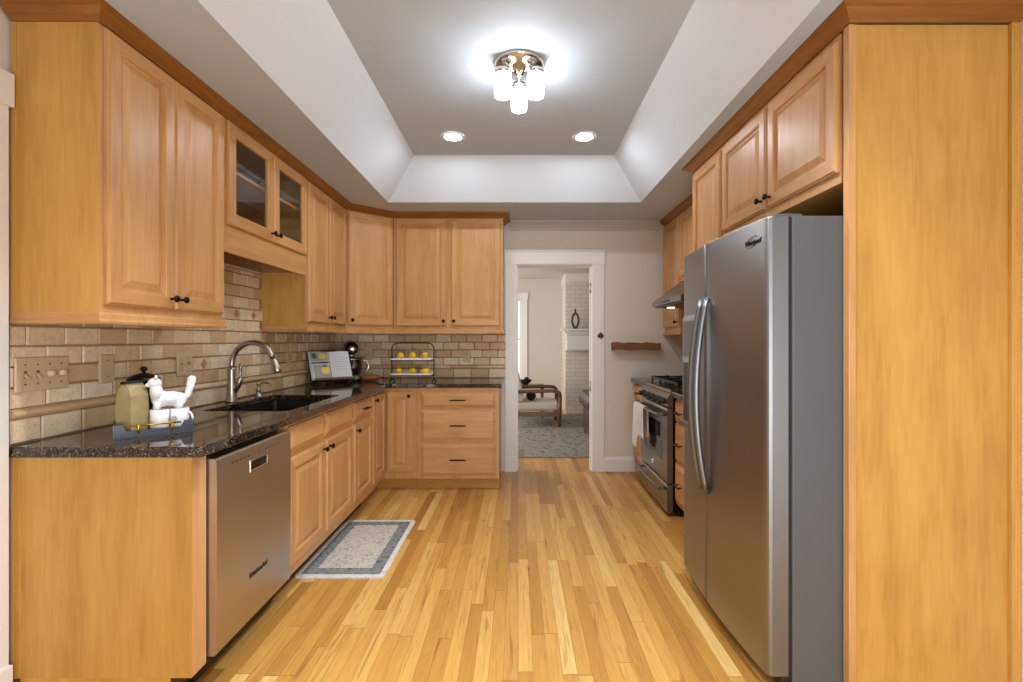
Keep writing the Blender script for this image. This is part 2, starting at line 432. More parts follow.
# door to the living room: jamb, casings, head, hinges
dr = bpy.data.objects.new('door_1', None); C.objects.link(dr); dr.location = (.36, WB, 0); dr['kind'] = 'structure'; dr['label'] = 'white cased doorway to the living room'
dr.matrix_basis = Matrix.Translation((.36, WB, 0))
b = B(); b.box(-.0295, -.010, WB-.002, WB+.122, 0, 2.034); b.build('jamb', 'paint_trim', dr, True)
b = B(); b.box(.722, .7445, WB-.002, WB+.122, 0, 2.034); b.build('jamb', 'paint_trim', dr, True)
b = B(); b.box(-.010, .722, WB-.002, WB+.122, 2.014, 2.0345); b.build('head_jamb', 'paint_trim', dr, True)
b = B(); b.box(-.010, .001, WB+.055, WB+.09, 0, 2.014); b.box(.711, .722, WB+.055, WB+.09, 0, 2.014); b.box(.001, .711, WB+.055, WB+.09, 2.003, 2.014); b.build('door_stop', 'paint_trim', dr, True)
for x0, x1 in ((-.124, -.016), (.728, .842)):
    b = B(); b.box(x0, x1, WB-.020, WB-.0005, 0, 2.025, bev=.002); b.build('side_casing', 'paint_trim', dr, True)
    b = B(); b.box(x0-.004, x1+.004, WB-.026, WB-.0005, 0, .15, bev=.002); b.build('plinth_block', 'paint_trim', dr, True)
b = B(); b.box(-.130, .848, WB-.024, WB-.0005, 2.025, 2.150, bev=.002); b.box(-.136, .854, WB-.034, WB-.0005, 2.146, 2.165, bev=.003); b.build('head_casing', 'paint_trim', dr, True)
for z in (.78, 1.75):
    b = B(); b.tube([(.716, WB+.045, z), (.716, WB+.045, z+.10)], .008, 8); b.box(.717, .7225, WB+.02, WB+.045, z, z+.1); b.build('hinge', 'chrome', dr, True)
# living room shell
b = B(); b.box(-2.6, -.95, 9.3, 9.42, 0, CE); b.box(.07, 4.2, 9.3, 9.42, 0, CE); b.box(-.95, .07, 9.3, 9.42, 2.06, CE); b.box(-.95, .07, 9.3, 9.42, 0, .55)
struct('wall_living_back', b, 'wall_living')
b = B(); b.box(-2.6, -2.48, 4.92, 9.3, 0, CE); struct('wall_living_left', b, 'wall_living')
b = B(); b.box(3.9, 4.02, 4.92, 9.3, 0, CE); struct('wall_living_right', b, 'wall_living')
b = B(); b.box(-2.6, WL, WB+.12, WB+.2, 0, CE); b.box(WR, 3.96, WB+.12, WB+.2, 0, CE); struct('wall_living_front', b, 'wall_living')
b = B(); b.box(-2.6, 4.02, 4.92, 9.42, CE, CE+.1); struct('ceiling_living', b, 'ceil_living')
wn = bpy.data.objects.new('window_1', None); C.objects.link(wn); wn.location = (-.44, 9.3, 1.3); wn['kind'] = 'structure'; wn['label'] = 'white framed living room window'
wn.matrix_basis = Matrix.Translation((-.44, 9.3, 1.3))
b = B(); b.box(.07, .175, 9.275, 9.2995, .5, 2.07); b.box(-1.055, -.95, 9.275, 9.2995, .5, 2.07); b.box(-1.07, .19, 9.27, 9.2995, 2.07, 2.185); b.box(-1.08, .2, 9.24, 9.2995, .5, .55); b.build('casing', 'paint_trim', wn, True)
b = B(); b.box(.03, .07, 9.33, 9.37, .55, 2.06); b.box(-.95, -.91, 9.33, 9.37, .55, 2.06); b.box(-.91, .03, 9.33, 9.37, 2.02, 2.06); b.box(-.91, .03, 9.33, 9.37, .55, .6); b.box(-.91, .03, 9.33, 9.37, 1.28, 1.32); b.build('sash', 'paint_trim', wn, True)
b = B(); b.box(-.91, .03, 9.348, 9.352, .6, 2.02); b.build('pane', 'pane', wn, True)
# casing of the opening in the left wall beside the near cabinets
b = B(); b.box(WL, WL+.030, 1.57, 1.69, 0, 2.09, bev=.002); b.box(WL, WL+.040, .3, 1.70, 2.09, 2.205, bev=.002); b.box(WL, WL+.042, 1.56, 1.692, 0, .165, bev=.002)
struct('trim_2', b, 'paint_trim', 'white door casing on the left wall beside the cabinets')

# ------------------------------------------------------------------ backsplash (real tiles in one mesh per wall)
def tile_wall(name, label, L, place, zmax, dias=()):
    """place(u,z,out) -> point; L length along the wall; zmax(u) top of the tile field"""
    b = B(); bm = b.bm; lay = bm.loops.layers.float_color.new('tint')
    pal = [lin(c) for c in ('e4cfad', 'ecdcc0', 'dac19c', 'e7d3b2', 'd6bb94', 'efe1c8', 'cfb28a')]
    def tile(u0, u1, z0, z1, col, th=.010, dia=False):
        j = lambda: random.uniform(-.0012, .0012)
        out = th+random.uniform(-.001, .001); e = .004
        lo = [(u0+j(), z0+j()), (u1+j(), z0+j()), (u1+j(), z1+j()), (u0+j(), z1+j())]
        cu, cz = (u0+u1)/2, (z0+z1)/2
        hi = [(u+(e if u < cu else -e), z+(e if z < cz else -e)) for u, z in lo]
        A = [bm.verts.new(place(u, z, .002)) for u, z in lo]; H = [bm.verts.new(place(u, z, out)) for u, z in hi]
        fs = [bm.faces.new(H)]+[bm.faces.new((A[k], A[(k+1) % 4], H[(k+1) % 4], H[k])) for k in range(4)]
        for f in fs:
            for l in f.loops: l[lay] = col
    # course below the ledge
    def course(z0, z1, ln, off):
        u = -off
        while u < L:
            a, c = max(u, 0)+.0025, min(u+ln, L)-.0025
            if c-a > .012 and z0 < zmax((a+c)/2)-.02:
                tile(a, c, z0+.0025, min(z1, zmax((a+c)/2))-.0025, random.choice(pal))
            u += ln
    course(.9145, 1.005, .172, .06)
    z = 1.040; r = 0
    while z < 1.80:
        course(z, z+.0745, .152, (.076 if r % 2 else 0)+.02); z += .0745; r += 1
    for u, z in dias:
        q = .026; col = lin('a9875f')
        A = [bm.verts.new(place(u+a*q*1.15, z+c*q*1.15, .0092)) for a, c in ((0, -1), (1, 0), (0, 1), (-1, 0))]; H = [bm.verts.new(place(u+a*q, z+c*q, .0125)) for a, c in ((0, -1), (1, 0), (0, 1), (-1, 0))]
        for f in [bm.faces.new(H)]+[bm.faces.new((A[k], A[(k+1) % 4], H[(k+1) % 4], H[k])) for k in range(4)]:
            for l in f.loops: l[lay] = col
    # ledge moulding
    pr = [(.002, 1.005), (.012, 1.006), (.021, 1.013), (.024, 1.021), (.020, 1.030), (.010, 1.036), (.002, 1.038)]
    n = int(L/.3)+1
    for i in range(n):
        u0, u1 = i*L/n+.001, (i+1)*L/n-.001; col = random.choice(pal)
        A = [bm.verts.new(place(u0, z, o)) for o, z in pr]; H = [bm.verts.new(place(u1, z, o)) for o, z in pr]
        fs = [bm.faces.new(A), bm.faces.new(H[::-1])]
        for k in range(len(pr)): fs.append(bm.faces.new((A[k], H[k], H[(k+1) % len(pr)], A[(k+1) % len(pr)])))
        for f in fs:
            for l in f.loops: l[lay] = col
    # grout bed
    nn = 60
    for i in range(nn):
        u0, u1 = i*L/nn, (i+1)*L/nn; zt = zmax((u0+u1)/2)
        f = bm.faces.new([bm.verts.new(place(u, z, .0035)) for u, z in ((u0, .9145), (u1, .9145), (u1, zt), (u0, zt))]); f.material_index = 1
        for l in f.loops: l[lay] = (1, 1, 1, 1)
    o = b.build(name, ['tile', 'grout']); o['kind'] = 'structure'; o['label'] = label
    return o
Y0 = 1.715
tile_wall('wall_tile_left', 'tumbled travertine backsplash on the left wall', 4.79-Y0, lambda u, z, o: (WL+o, Y0+u, z), lambda u: 1.74 if 2.44 < Y0+u < 3.40 else 1.368, [(3.09-Y0, 1.45), (3.29-Y0, 1.45), (2.77-Y0, 1.15)])
tile_wall('wall_tile_back', 'tumbled travertine backsplash on the back wall', 1.66, lambda u, z, o: (WL+.010+u, WB-o, z), lambda u: 1.368)
# ------------------------------------------------------------------ hardware
def knob_bm():
    b = B(); b.lathe([(.006, 0), (.005, -.012), (.0075, -.016), (.0135, -.021), (.0150, -.026), (.0125, -.031), (.004, -.0335)], axis='y', seg=16); return b
def pull_bm(w=.125):
    b = B(); h = w/2
    b.tube([(-h, -.030, 0), (-h*.5, -.032, .001), (0, -.033, .001), (h*.5, -.032, .001), (h, -.030, 0)], [.004, .0055, .006, .0055, .004], 8)
    for sx in (-1, 1):
        b.tube([(sx*h*.62, 0, 0), (sx*h*.62, -.03, 0)], .0045, 8); b.ball((sx*h, -.030, 0), .0062, seg=8)
    return b
_k = {}
def hardware(kind, root, loc):
    if kind not in _k:
        o = (knob_bm() if kind == 'knob' else pull_bm()).build(kind, 'black_metal', root); o.location = loc; _k[kind] = o; return o
    return child(_k[kind], root, loc)

# ------------------------------------------------------------------ cabinets: local frame, face on y=0 looking to -Y, x to the viewer's right
DOOR = [(0, 0), (0, .011), (.004, .013), (.008, .020), (.052, .020), (.0545, .0165), (.058, .0165), (.060, .008), (.068, .008), (.096, .018), (.099, .018)]
def door(root, x0, x1, z0, z1, knob=None, glassy=False, kz=None):
    w_, h_ = x1-x0, z1-z0; b = B()
    if glassy:
        b.rings(w_, h_, [(0, 0), (0, .015), (.005, .020), (.062, .020), (.066, .016), (.066, 0), (0, 0)], fill=False, frame_ring=(2,))
    else:
        s = min(1, (w_-.03)/.21)
        b.rings(w_, h_, [(i*(s if i > .01 else 1), d) for i, d in DOOR], frame_ring=(3, 4))
        b.bm.faces.new([b.bm.verts.new(p) for p in ((0, 0, 0), (w_, 0, 0), (w_, 0, h_), (0, 0, h_))])
    o = b.build('door', ['maple', 'maple_h'], root, loc=(x0, -.0005, z0))
    if glassy:
        g = B(); g.box(.060, w_-.060, -.010, -.006, .060, h_-.060); g.build('glass_pane', 'pane', o)
    if knob: hardware('knob', o, (w_-.028 if knob[0] == 'r' else .028, -.020, (h_-.035 if knob[1] == 't' else .045) if kz is None else kz-z0))
    return o
def drawer(root, x0, x1, z0, z1, pull=True):
    b = B(); w_, h_ = x1-x0, z1-z0
    b.rings(w_, h_, [(0, 0), (0, .009), (.004, .011), (.008, .011), (.028, .020), (.030, .020)])
    b.bm.faces.new([b.bm.verts.new(p) for p in ((0, 0, 0), (w_, 0, 0), (w_, 0, h_), (0, 0, h_))])
    o = b.build('drawer' if pull else 'drawer_front', ['maple_h'], root, loc=(x0, -.0005, z0))
    if pull: hardware('pull', o, (w_/2, -.020, h_/2))
    return o
def cabinet(name, label, cat, ox, oy, rz, w_, depth, z0, z1, base=False, group=None, hollow=None, side='veneer'):
    r = thing(name, label, cat, (ox, oy, 0), rz, group)
    g = .0008
    if hollow is None:
        b = B(); b.box(g, w_-g, .0195, depth, .10 if base else z0, z1); b.build('body', side, r)
        b = B(); b.box(g, w_-g, 0, .019, .10 if base else z0, z1, bev=.001); b.build('face_frame', 'maple', r)
    if base:
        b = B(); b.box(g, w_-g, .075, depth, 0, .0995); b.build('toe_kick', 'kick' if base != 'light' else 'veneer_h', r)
    return r
LR, BK, RR = PI/2, 0, -PI/2     # left run (faces +X), back run, right run (faces -X)
UD = .310                        # wall cabinet depth
UZ0, UZ1 = 1.368, 2.400
# --- left wall cabinets; local x = world y - oy
r = cabinet('wall_cabinet', 'tall two-door maple wall cabinet nearest the camera, above the switch plates', 'cabinet', UL, 1.72, LR, .719, UD, UZ0, UZ1)
door(r, .020, .358, 1.412, 2.393, 'rb'); door(r, .362, .706, 1.412, 2.393, 'lb')
e = B(); e.box(-.003, .0006, .0003, .2848, UZ0, UZ1); e.build('end_panel', 'veneer', r)
e = B(); e.box(-.006, 0, .285, UD-.007, UZ0, UZ1); e.build('scribe_strip', 'veneer', r)
# glass-door cabinet, hollow
GX = .958
r = cabinet('glass_front_cabinet', 'short maple wall cabinet with two glass doors above the sink', 'cabinet', UL, 2.441, LR, GX, UD, 1.74, UZ1, hollow=True)
b = B(); b.box(.001, .019, .02, UD, 1.75, UZ1); b.box(GX-.019, GX-.001, .02, UD, 1.75, UZ1); b.box(.019, GX-.019, UD-.012, UD, 1.75, UZ1); b.box(.019, GX-.019, .02, UD-.012, UZ1-.02, UZ1); b.box(.019, GX-.019, .02, UD-.012, 1.862, 1.88)
b.build('body', 'dark_inside', r)
b = B(); b.box(.001, GX-.001, 0, .019, 1.732, 1.895); b.box(.001, GX-.001, 0, .019, 2.37, UZ1); b.box(.001, .045, 0, .019, 1.895, 2.37); b.box(GX-.045, GX-.001, 0, .019, 1.895, 2.37); b.box(GX/2-.022, GX/2+.022, 0, .019, 1.895, 2.37)
b.build('face_frame', 'maple_h', r)
b = B(); b.box(.02, GX-.02, .025, UD-.014, 2.165, 2.183); b.build('shelf', 'maple_h', r)
door(r, .022, .474, 1.868, 2.393, 'rb', True); door(r, .482, .938, 1.868, 2.393, 'lb', True)
# dishes behind the glass
GY = 2.441
def glassbowl(): 
    b = B(); b.lathe([(.025, 0), (.03, .004), (.055, .03), (.07, .065), (.067, .065), (.052, .032), (.026, .008)], seg=20); return b
for i, (yy, zz, lab) in enumerate(((.13, 2.1835, 'clear glass bowl on the shelf behind the left glass door'), (.30, 2.1835, 'clear glass bowl on the shelf at the right edge of the left glass door'), (.62, 2.1835, 'clear glass bowl on the shelf behind the right glass door'))):
    if i == 0: p0 = glassbowl().build('glass_bowl', 'clear_glass'); p0.location = (-1.62, GY+yy, zz); tag(p0, lab, 'bowl', 'glass bowls in the glass-front cabinet')
    else: q = p0.copy(); C.objects.link(q); q.location = (-1.62, GY+yy, zz); q['label'] = lab
b = B(); b.lathe([(.03, 0), (.036, .004), (.04, .085), (.042, .10), (.038, .10), (.035, .01)], seg=20)
o = b.build('tumbler', 'porcelain'); o.location = (-1.56, GY+.115, 1.8805); tag(o, 'white tumbler at the bottom left of the glass-front cabinet', 'tumbler')
b = B(); b.lathe([(.03, 0), (.05, .006), (.085, .02), (.087, .024), (.05, .012), (.02, .008)], seg=24)
for k in range(5): b.lathe([(.05, .012+k*.008), (.085, .024+k*.008), (.087, .028+k*.008), (.05, .016+k*.008)], seg=24)
o = b.build('plate_stack', 'clear_glass'); o.location = (-1.62, GY+.36, 1.8805); tag(o, 'stack of glass plates at the bottom right of the left glass door', 'plates')
# narrow pair
r = cabinet('wall_cabinet', 'narrow two-door maple wall cabinet between the glass doors and the corner', 'cabinet', UL, 3.402, LR, .776, UD, UZ0, UZ1)
door(r, .012, .384, 1.412, 2.393, 'rb'); door(r, .392, .762, 1.412, 2.393, 'lb')
# diagonal corner cabinet
ax, ay, bx_, by_ = UL, 4.180, -1.140, 4.480
ang = math.atan2(by_-ay, bx_-ax); wd = math.hypot(bx_-ax, by_-ay)
r = thing('corner_wall_cabinet', 'diagonal maple corner wall cabinet above the stand mixer', 'cabinet', (ax, ay, 0), ang)
b = B(); b.prism([(ax-.005, ay+.014), (bx_-.014, by_+.008), (bx_-.001, 4.785), (-1.782, 4.785), (-1.782, ay+.001)], 'z', UZ0, UZ1); b.build('body', 'veneer', r, True)
b = B(); b.box(.002, wd-.002, 0, .012, UZ0, UZ1); b.build('face_frame', 'maple', r)
door(r, .018, wd-.018, 1.412, 2.393, 'lb')
# back wall pair
r = cabinet('wall_cabinet', 'wide two-door maple wall cabinet on the back wall beside the doorway', 'cabinet', -1.138, 4.48, BK, 1.001, .306, UZ0, UZ1)
door(r, .026, .490, 1.412, 2.393, 'rb'); door(r, .528, .978, 1.412, 2.393, 'lb')
CRP = [(.001, 2.4005), (.010, 2.4005), (.014, 2.406), (.030, 2.416), (.046, 2.430), (.058, 2.434), (.060, 2.4445), (.001, 2.4445)]
b = B(); b.sweep([(WL+.012, 1.72), (UL, 1.72), (UL, 4.18), (-1.14, 4.48), (-.137, 4.48), (-.137, 4.79)], CRP, 0, 1)
struct('trim_3', b, ['crown', 'crown_y'], 'stained crown moulding over the left and back wall cabinets')
RAIL = [(-.015, 1.342), (.014, 1.342), (.016, 1.352), (.010, 1.358), (.012, 1.372), (.004, 1.382), (.0005, 1.3675), (-.015, 1.3675)]
RAIL = [(-.018, 1.343), (.014, 1.343), (.017, 1.352), (.010, 1.360), (.010, 1.376), (.004, 1.384), (.001, 1.384), (.001, 1.3675), (-.018, 1.3675)]
b = B(); b.sweep([(WL+.012, 1.72), (UL, 1.72), (UL, 2.4395), (WL+.012, 2.4395)], RAIL, 0, 1); struct('trim_4', b, ['maple_h', 'maple'], 'light rail under the near wall cabinet')
b = B(); b.sweep([(WL+.012, 3.402), (UL, 3.402), (UL, 4.18), (-1.14, 4.48), (-.137, 4.48), (-.137, 4.787)], RAIL, 0, 1); struct('trim_5', b, ['maple_h', 'maple'], 'light rail under the far wall cabinets')

# --- left base run
BD = -FL+WL; BD = abs(WL)-abs(FL)-.012
r = cabinet('end_cabinet', 'plain maple end panel and filler before the dishwasher', 'cabinet', FL, 1.72, LR, .079, BD, 0, .8755, base=True)
b = B(); b.box(-.003, .0007, .075, BD-.03, 0, .0998); b.build('side_skirt', 'veneer', r)
b = B(); b.box(-.003, .0006, .0003, BD-.0303, .10, .8755); b.build('end_panel', 'veneer', r)
b = B(); b.box(-.006, .0, BD-.03, BD, .10, .8755); b.build('scribe_strip', 'veneer', r)
# dishwasher
r = thing('dishwasher', 'stainless steel dishwasher under the counter left of the sink', 'dishwasher', (FL, 1.801, 0), LR)
DW = .598
b = B(); b.box(.004, DW-.004, .03, .57, .10, .862); b.build('tub', 'black_plastic', r)
b = B(); b.box(.012, DW-.012, .055, .075, .012, .115); b.build('kick_plate', 'black_plastic', r)
b = B()
prof = [(.028, .118), (-.024, .118), (-.030, .124), (-.034, .45), (-.034, .72), (-.032, .838), (-.026, .846), (.028, .846)]
b.prism([(y, z) for y, z in prof], 'x', .006, DW-.006)
dwd = b.build('door', 'steel', r)
b = B(); b.box(.006, DW-.006, -.0335, -.031, .744, .7455); b.build('control_strip_seam', 'gasket', dwd)
# pocket handle: bright rim and dark recess
b = B(); b.rings(.145, .052, [(0, 0), (.002, .0045), (.007, .0045), (.010, .001)], fill=False, x0=DW/2-.0725, z0=.735, y0=-.0325); b.build('handle_rim', 'polished', dwd)
b = B(); b.box(DW/2-.064, DW/2+.064, -.0346, -.030, .744, .779); b.build('handle_recess', 'black_plastic', dwd)
for k in list(range(5))+list(range(9, 14)):
    b = B(); b.box(.10+k*.028, .113+k*.028, -.0340, -.0325, .805, .809); b.build('control_mark', 'black_plastic', dwd)
for z in (.797, .812): b = B(); b.box(DW/2-.002, DW/2+.002, -.0345, -.0325, z, z+.004); b.build('indicator_mark', 'black_plastic', dwd)
text('KitchenAid', .031, 'black_plastic', dwd, (DW/2-.0, -.0342, .305), (PI/2, 0, 0), ext=.001, name='badge_lettering')
# sink base
r = cabinet('sink_base_cabinet', 'maple base cabinet with two doors under the sink', 'cabinet', FL, 2.401, LR, .956, .615, 0, .66, base=True, hollow=True)
b = B(); b.box(.001, .955, .0195, BD, .10, .655); b.box(.001, .018, .0195, BD, .655, .8755); b.box(.938, .955, .0195, BD, .655, .8755); b.build('body', 'veneer', r)
b = B(); b.box(.001, .955, 0, .019, .10, .8755, bev=.001); b.build('face_frame', 'maple', r)
door(r, .022, .455, .155, .695, 'rt', kz=.655); door(r, .488, .935, .155, .695, 'lt', kz=.655)
drawer(r, .022, .455, .722, .852, False); drawer(r, .488, .935, .722, .852, False)
# drawer + door base
r = cabinet('base_cabinet', 'narrow maple base cabinet with a drawer over a door beyond the sink', 'cabinet', FL, 3.358, LR, .444, BD, 0, .8755, base=True)
drawer(r, .022, .428, .722, .852); door(r, .022, .428, .155, .695, 'lt', kz=.655)
# corner base with bi-fold door
r = thing('corner_base_cabinet', 'maple corner base cabinet with a folding two-leaf door under the lemon rack', 'cabinet', (FL, 4.19, 0))
b = B(); b.prism([(FL-.02, 3.803), (FL-.02, 4.21), (-.864, 4.21), (-.864, 4.787), (-1.77, 4.787), (-1.77, 3.803)], 'z', .10, .8755); b.build('body', 'veneer', r, True)
b = B(); b.prism([(FL, 3.803), (FL, 4.19), (-.864, 4.19), (-.864, 4.209), (FL-.019, 4.209), (FL-.019, 3.803)], 'z', .10, .8755); b.build('face_frame', 'maple', r, True)
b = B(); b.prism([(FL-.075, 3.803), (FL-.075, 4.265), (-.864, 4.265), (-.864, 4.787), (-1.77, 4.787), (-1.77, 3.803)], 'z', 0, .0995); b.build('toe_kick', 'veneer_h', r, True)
d = door(r, .024, .247, .155, .845, 'rt')
d2 = door(r, 0, .345, .155, .845, 'lt'); d2.rotation_euler = (0, 0, LR); d2.location = (.0005, -.372, .155)
# back drawer base
r = cabinet('drawer_base_cabinet', 'maple base cabinet with three drawers beside the doorway', 'cabinet', -.862, 4.19, BK, .700, .598, 0, .8755, base='light')
drawer(r, .030, .675, .705, .842); drawer(r, .030, .675, .425, .690); drawer(r, .030, .675, .128, .406)

# --- countertop with sink cut-out
CX, CY = -1.098, 4.163
SX0, SX1, SY0, SY1 = -1.655, -1.205, 2.56, 3.31
def poly_slab(outer, holes, z0, z1, bev, name, mat):
    bm = bmesh.new(); es = []
    def rr(pts):
        vs = [bm.verts.new((x, y, z1)) for x, y in pts]
        for i in range(len(vs)): es.append(bm.edges.new((vs[i], vs[(i+1) % len(vs)])))
    rr(outer)
    for h in holes: rr(h)
    bmesh.ops.triangle_fill(bm, edges=es, use_beauty=True, use_dissolve=False)
    bmesh.ops.recalc_face_normals(bm, faces=bm.faces[:])
    r = bmesh.ops.extrude_face_region(bm, geom=bm.faces[:])
    for v in r['geom']:
        if isinstance(v, bmesh.types.BMVert): v.co.z = z0
    bmesh.ops.recalc_face_normals(bm, faces=bm.faces[:])
    ed = [e for e in bm.edges if len(e.link_faces) == 2 and abs(e.verts[0].co.z-e.verts[1].co.z) < 1e-5 and e.calc_face_angle() > 1]
    if bev: bmesh.ops.bevel(bm, geom=ed, offset=bev, segments=3, affect='EDGES', profile=.5)
    b = B(); b.bm.free(); b.bm = bm; return b.build(name, mat)
def rrect(x0, x1, y0, y1, r, n=5):
    pts = []
    for cx, cy, a in ((x1-r, y1-r, 0), (x0+r, y1-r, PI/2), (x0+r, y0+r, PI), (x1-r, y0+r, 1.5*PI)):
        for k in range(n+1): pts.append((cx+r*math.cos(a+k*PI/2/n), cy+r*math.sin(a+k*PI/2/n)))
    return pts
o = poly_slab([(WL+.004, 1.695), (CX-.012, 1.695), (CX, 1.707), (CX, CY-.03), (CX+.03, CY), (-.138, CY), (-.138, 4.796), (WL+.004, 4.796)],
              [rrect(SX0, SX1, SY0, SY1, .03)[::-1]], .8765, .914, .006, 'countertop', 'granite')
tag(o, 'dark brown speckled granite L-shaped countertop with the sink cut-out', 'countertop')
# sink
r = thing('sink', 'black composite undermount sink in the granite counter', 'sink', ((SX0+SX1)/2, (SY0+SY1)/2, .876))
b = B(); bm = b.bm
R0 = rrect(SX0-.02, SX1+.02, SY0-.02, SY1+.02, .04); R1 = rrect(SX0+.001, SX1-.001, SY0+.001, SY1-.001, .03)
R2 = rrect(SX0+.02, SX1-.02, SY0+.02, SY1-.02, .05); R3 = rrect(SX0+.02-.03, SX1+.01, SY0-.01, SY1+.01, .05)
rings_ = [(R0, .8755), (R1, .8755), (rrect(SX0+.012, SX1-.012, SY0+.012, SY1-.012, .035), .70), (rrect(SX0+.035, SX1-.035, SY0+.035, SY1-.035, .03), .685)]
vv = [[bm.verts.new((x, y, z)) for x, y in R] for R, z in rings_]
vb = [[bm.verts.new((x, y, z)) for x, y in R] for R, z in ((rrect(SX0-.01, SX1+.01, SY0-.01, SY1+.01, .04), .68), )]
for a, c in zip(vv, vv[1:]):
    n = len(a)
    for k in range(n): bm.faces.new((a[k], a[(k+1) % n], c[(k+1) % n], c[k]))
bm.faces.new(vv[-1]); n = len(vb[0])
for k in range(n): bm.faces.new((vv[0][k], vv[0][(k+1) % n], vb[0][(k+1) % n], vb[0][k]))
bm.faces.new(vb[0])
b.build('basin', 'sink', r, True)
b = B(); b.lathe([(.045, .6855), (.045, .689), (.032, .689), (.03, .687)], c=(-1.43, 2.93, 0)); b.build('drain', 'chrome', r, True)
# faucet
r = thing('faucet', 'brushed nickel gooseneck pull-down faucet behind the sink', 'faucet', (-1.712, 2.93, .9145))
b = B(); b.lathe([(.034, 0), (.034, .006), (.031, .016), (.0265, .06), (.022, .14), (.0225, .19), (.0225, .20), (.017, .206)], seg=20); b.build('base', 'chrome', r)
ca = .126; pts = [(0, 0, .20), (0, 0, .222)]+[(ca-ca*math.cos(t), 0, .222+ca*1.05*math.sin(t)) for t in [k*PI/20*.9 for k in range(1, 21)]]
b = B(); b.tube(pts, .0162, 14); b.build('gooseneck', 'chrome', r)
e = Vector(pts[-1]); d_ = (e-Vector(pts[-2])).normalized()
b = B(); b.tube([e-d_*.002, e+d_*.02, e+d_*.055, e+d_*.085, e+d_*.09], [.0168, .018, .022, .028, .025], 16); b.build('spray_head', 'chrome', r)
b = B(); b.tube([(.016, 0, .06), (.035, .0, .095), (.05, .0, .135), (.052, 0, .15)], [.014, .018, .017, .013], 12); b.build('handle_body', 'chrome', r)
b = B(); b.tube([(.046, 0, .13), (.050, 0, .16), (.053, 0, .20), (.058, 0, .225)], [.012, .008, .010, .013], 10); b.build('lever', 'chrome', r)
# soap dispenser
r = thing('soap_dispenser', 'small nickel soap dispenser pump beside the faucet', 'soap dispenser', (-1.695, 3.20, .9145))
b = B(); b.lathe([(.024, 0), (.024, .006), (.016, .014), (.014, .035), (.018, .042), (.018, .05), (.010, .056), (.010, .075), (.014, .078), (.014, .088), (.006, .091)], seg=18); b.build('body', 'chrome', r)
b = B(); b.tube([(.0, 0, .08), (.03, 0, .092), (.055, 0, .092), (.075, 0, .082), (.082, 0, .07)], [.007, .0065, .006, .0055, .005], 10); b.build('spout', 'chrome', r)

# ------------------------------------------------------------------ plates on the backsplash
def plate(name, label, cat, loc, rz, w_, h_, kind):
    r = thing(name, label, cat, loc, rz, None)
    b = B(); b.rings(w_, h_, [(0, 0), (0, .003), (.004, .006), (.008, .006)], x0=-w_/2, z0=-h_/2); b.build('cover_plate', 'almond', r)
    def screw(x, z): 
        return B().lathe([(.0035, 0), (.0035, -.0012)], c=(x, -.006, z), axis='y', seg=8)
    if kind == 'blank':
        for z in (-.035, .035): screw(0, z).build('screw', 'almond_dark', r)
    if kind == 'switches':
        for k in range(4):
            x = (-1.5+k)*.046
            b = B(); b.box(x-.0055, x+.0055, -.0068, -.006, -.013, .013); b.build('slot', 'almond_dark', r)
            if k < 2: b = B(); b.prism([(-.006, -.008), (-.020, -.016), (-.021, -.010), (-.006, .006)], 'x', x-.0042, x+.0042); b.build('toggle', 'almond', r)
            else: b = B(); b.lathe([(.014, -.006), (.013, -.012), (.010, -.024), (.004, -.025)], c=(x, 0, 0), axis='y', seg=16); b.build('dimmer_knob', 'dimmer_ivory', r)
            for z in (-.035, .035): screw(x, z).build('screw', 'almond_dark', r)
    if kind in ('outlet', 'combo'):
        xs = (0,) if kind == 'outlet' else (-.023,)
        for x in xs:
            for z in (-.02, .02):
                b = B(); b.lathe([(.0165, -.006), (.016, -.008), (.013, -.0085)], c=(x, 0, z), axis='y', seg=18); rc = b.build('receptacle', 'almond', r)
                b = B(); b.box(x-.007, x-.005, -.009, -.0084, z-.001, z+.008); b.box(x+.005, x+.007, -.009, -.0084, z-.001, z+.007); b.box(x-.002, x+.002, -.009, -.0084, z-.01, z-.006); b.build('slots', 'almond_dark', rc)
            screw(x, 0).build('screw', 'almond_dark', r)
        if kind == 'combo':
            b = B(); b.prism([(-.006, -.008), (-.020, .012), (-.021, .006), (-.006, .01)], 'x', .019, .027); b.build('toggle', 'almond', r)
            for z in (-.035, .035): screw(.023, z).build('screw', 'almond_dark', r)
PX = WL+.0125
plate('switch_plate', 'almond four-gang switch plate at the near end of the backsplash', 'switch', (PX, 1.826, 1.160), LR, .208, .125, 'switches')
plate('blank_plate', 'almond blank cover plate right of the four-gang switches', 'cover plate', (PX, 2.11, 1.162), LR, .075, .122, 'blank')
plate('outlet_plate', 'almond two-gang outlet and switch plate left of the faucet', 'outlet', (PX, 2.60, 1.155), LR, .118, .125, 'combo')
plate('outlet_plate', 'almond outlet plate on the left wall between faucet and cookbook', 'outlet', (PX, 3.80, 1.135), LR, .075, .122, 'outlet')
plate('outlet_plate', 'almond outlet plate on the back wall behind the stand mixer', 'outlet', (-1.455, WB-.0125, 1.155), BK, .075, .122, 'outlet')
plate('outlet_plate', 'almond outlet plate on the back wall right of the lemon rack', 'outlet', (-.50, WB-.0125, 1.13), BK, .075, .115, 'outlet')

# ------------------------------------------------------------------ right side
# tall end panel beside the refrigerator
r = thing('tall_end_panel', 'full-height maple end panel at the right edge beside the refrigerator', 'panel', (1.172, 1.73, 0), 0)
b = B(); b.box(0, .583, .003, .025, 0, 2.400); b.build('panel', 'veneer', r)
b = B(); b.box(-.004, .020, -.001, .030, 0, 2.400, bev=.001); b.build('front_stile', 'maple', r)
b = B(); b.box(.560, .5925, -.012, .0025, 0, 2.400, bev=.001); b.build('scribe_strip', 'veneer', r)
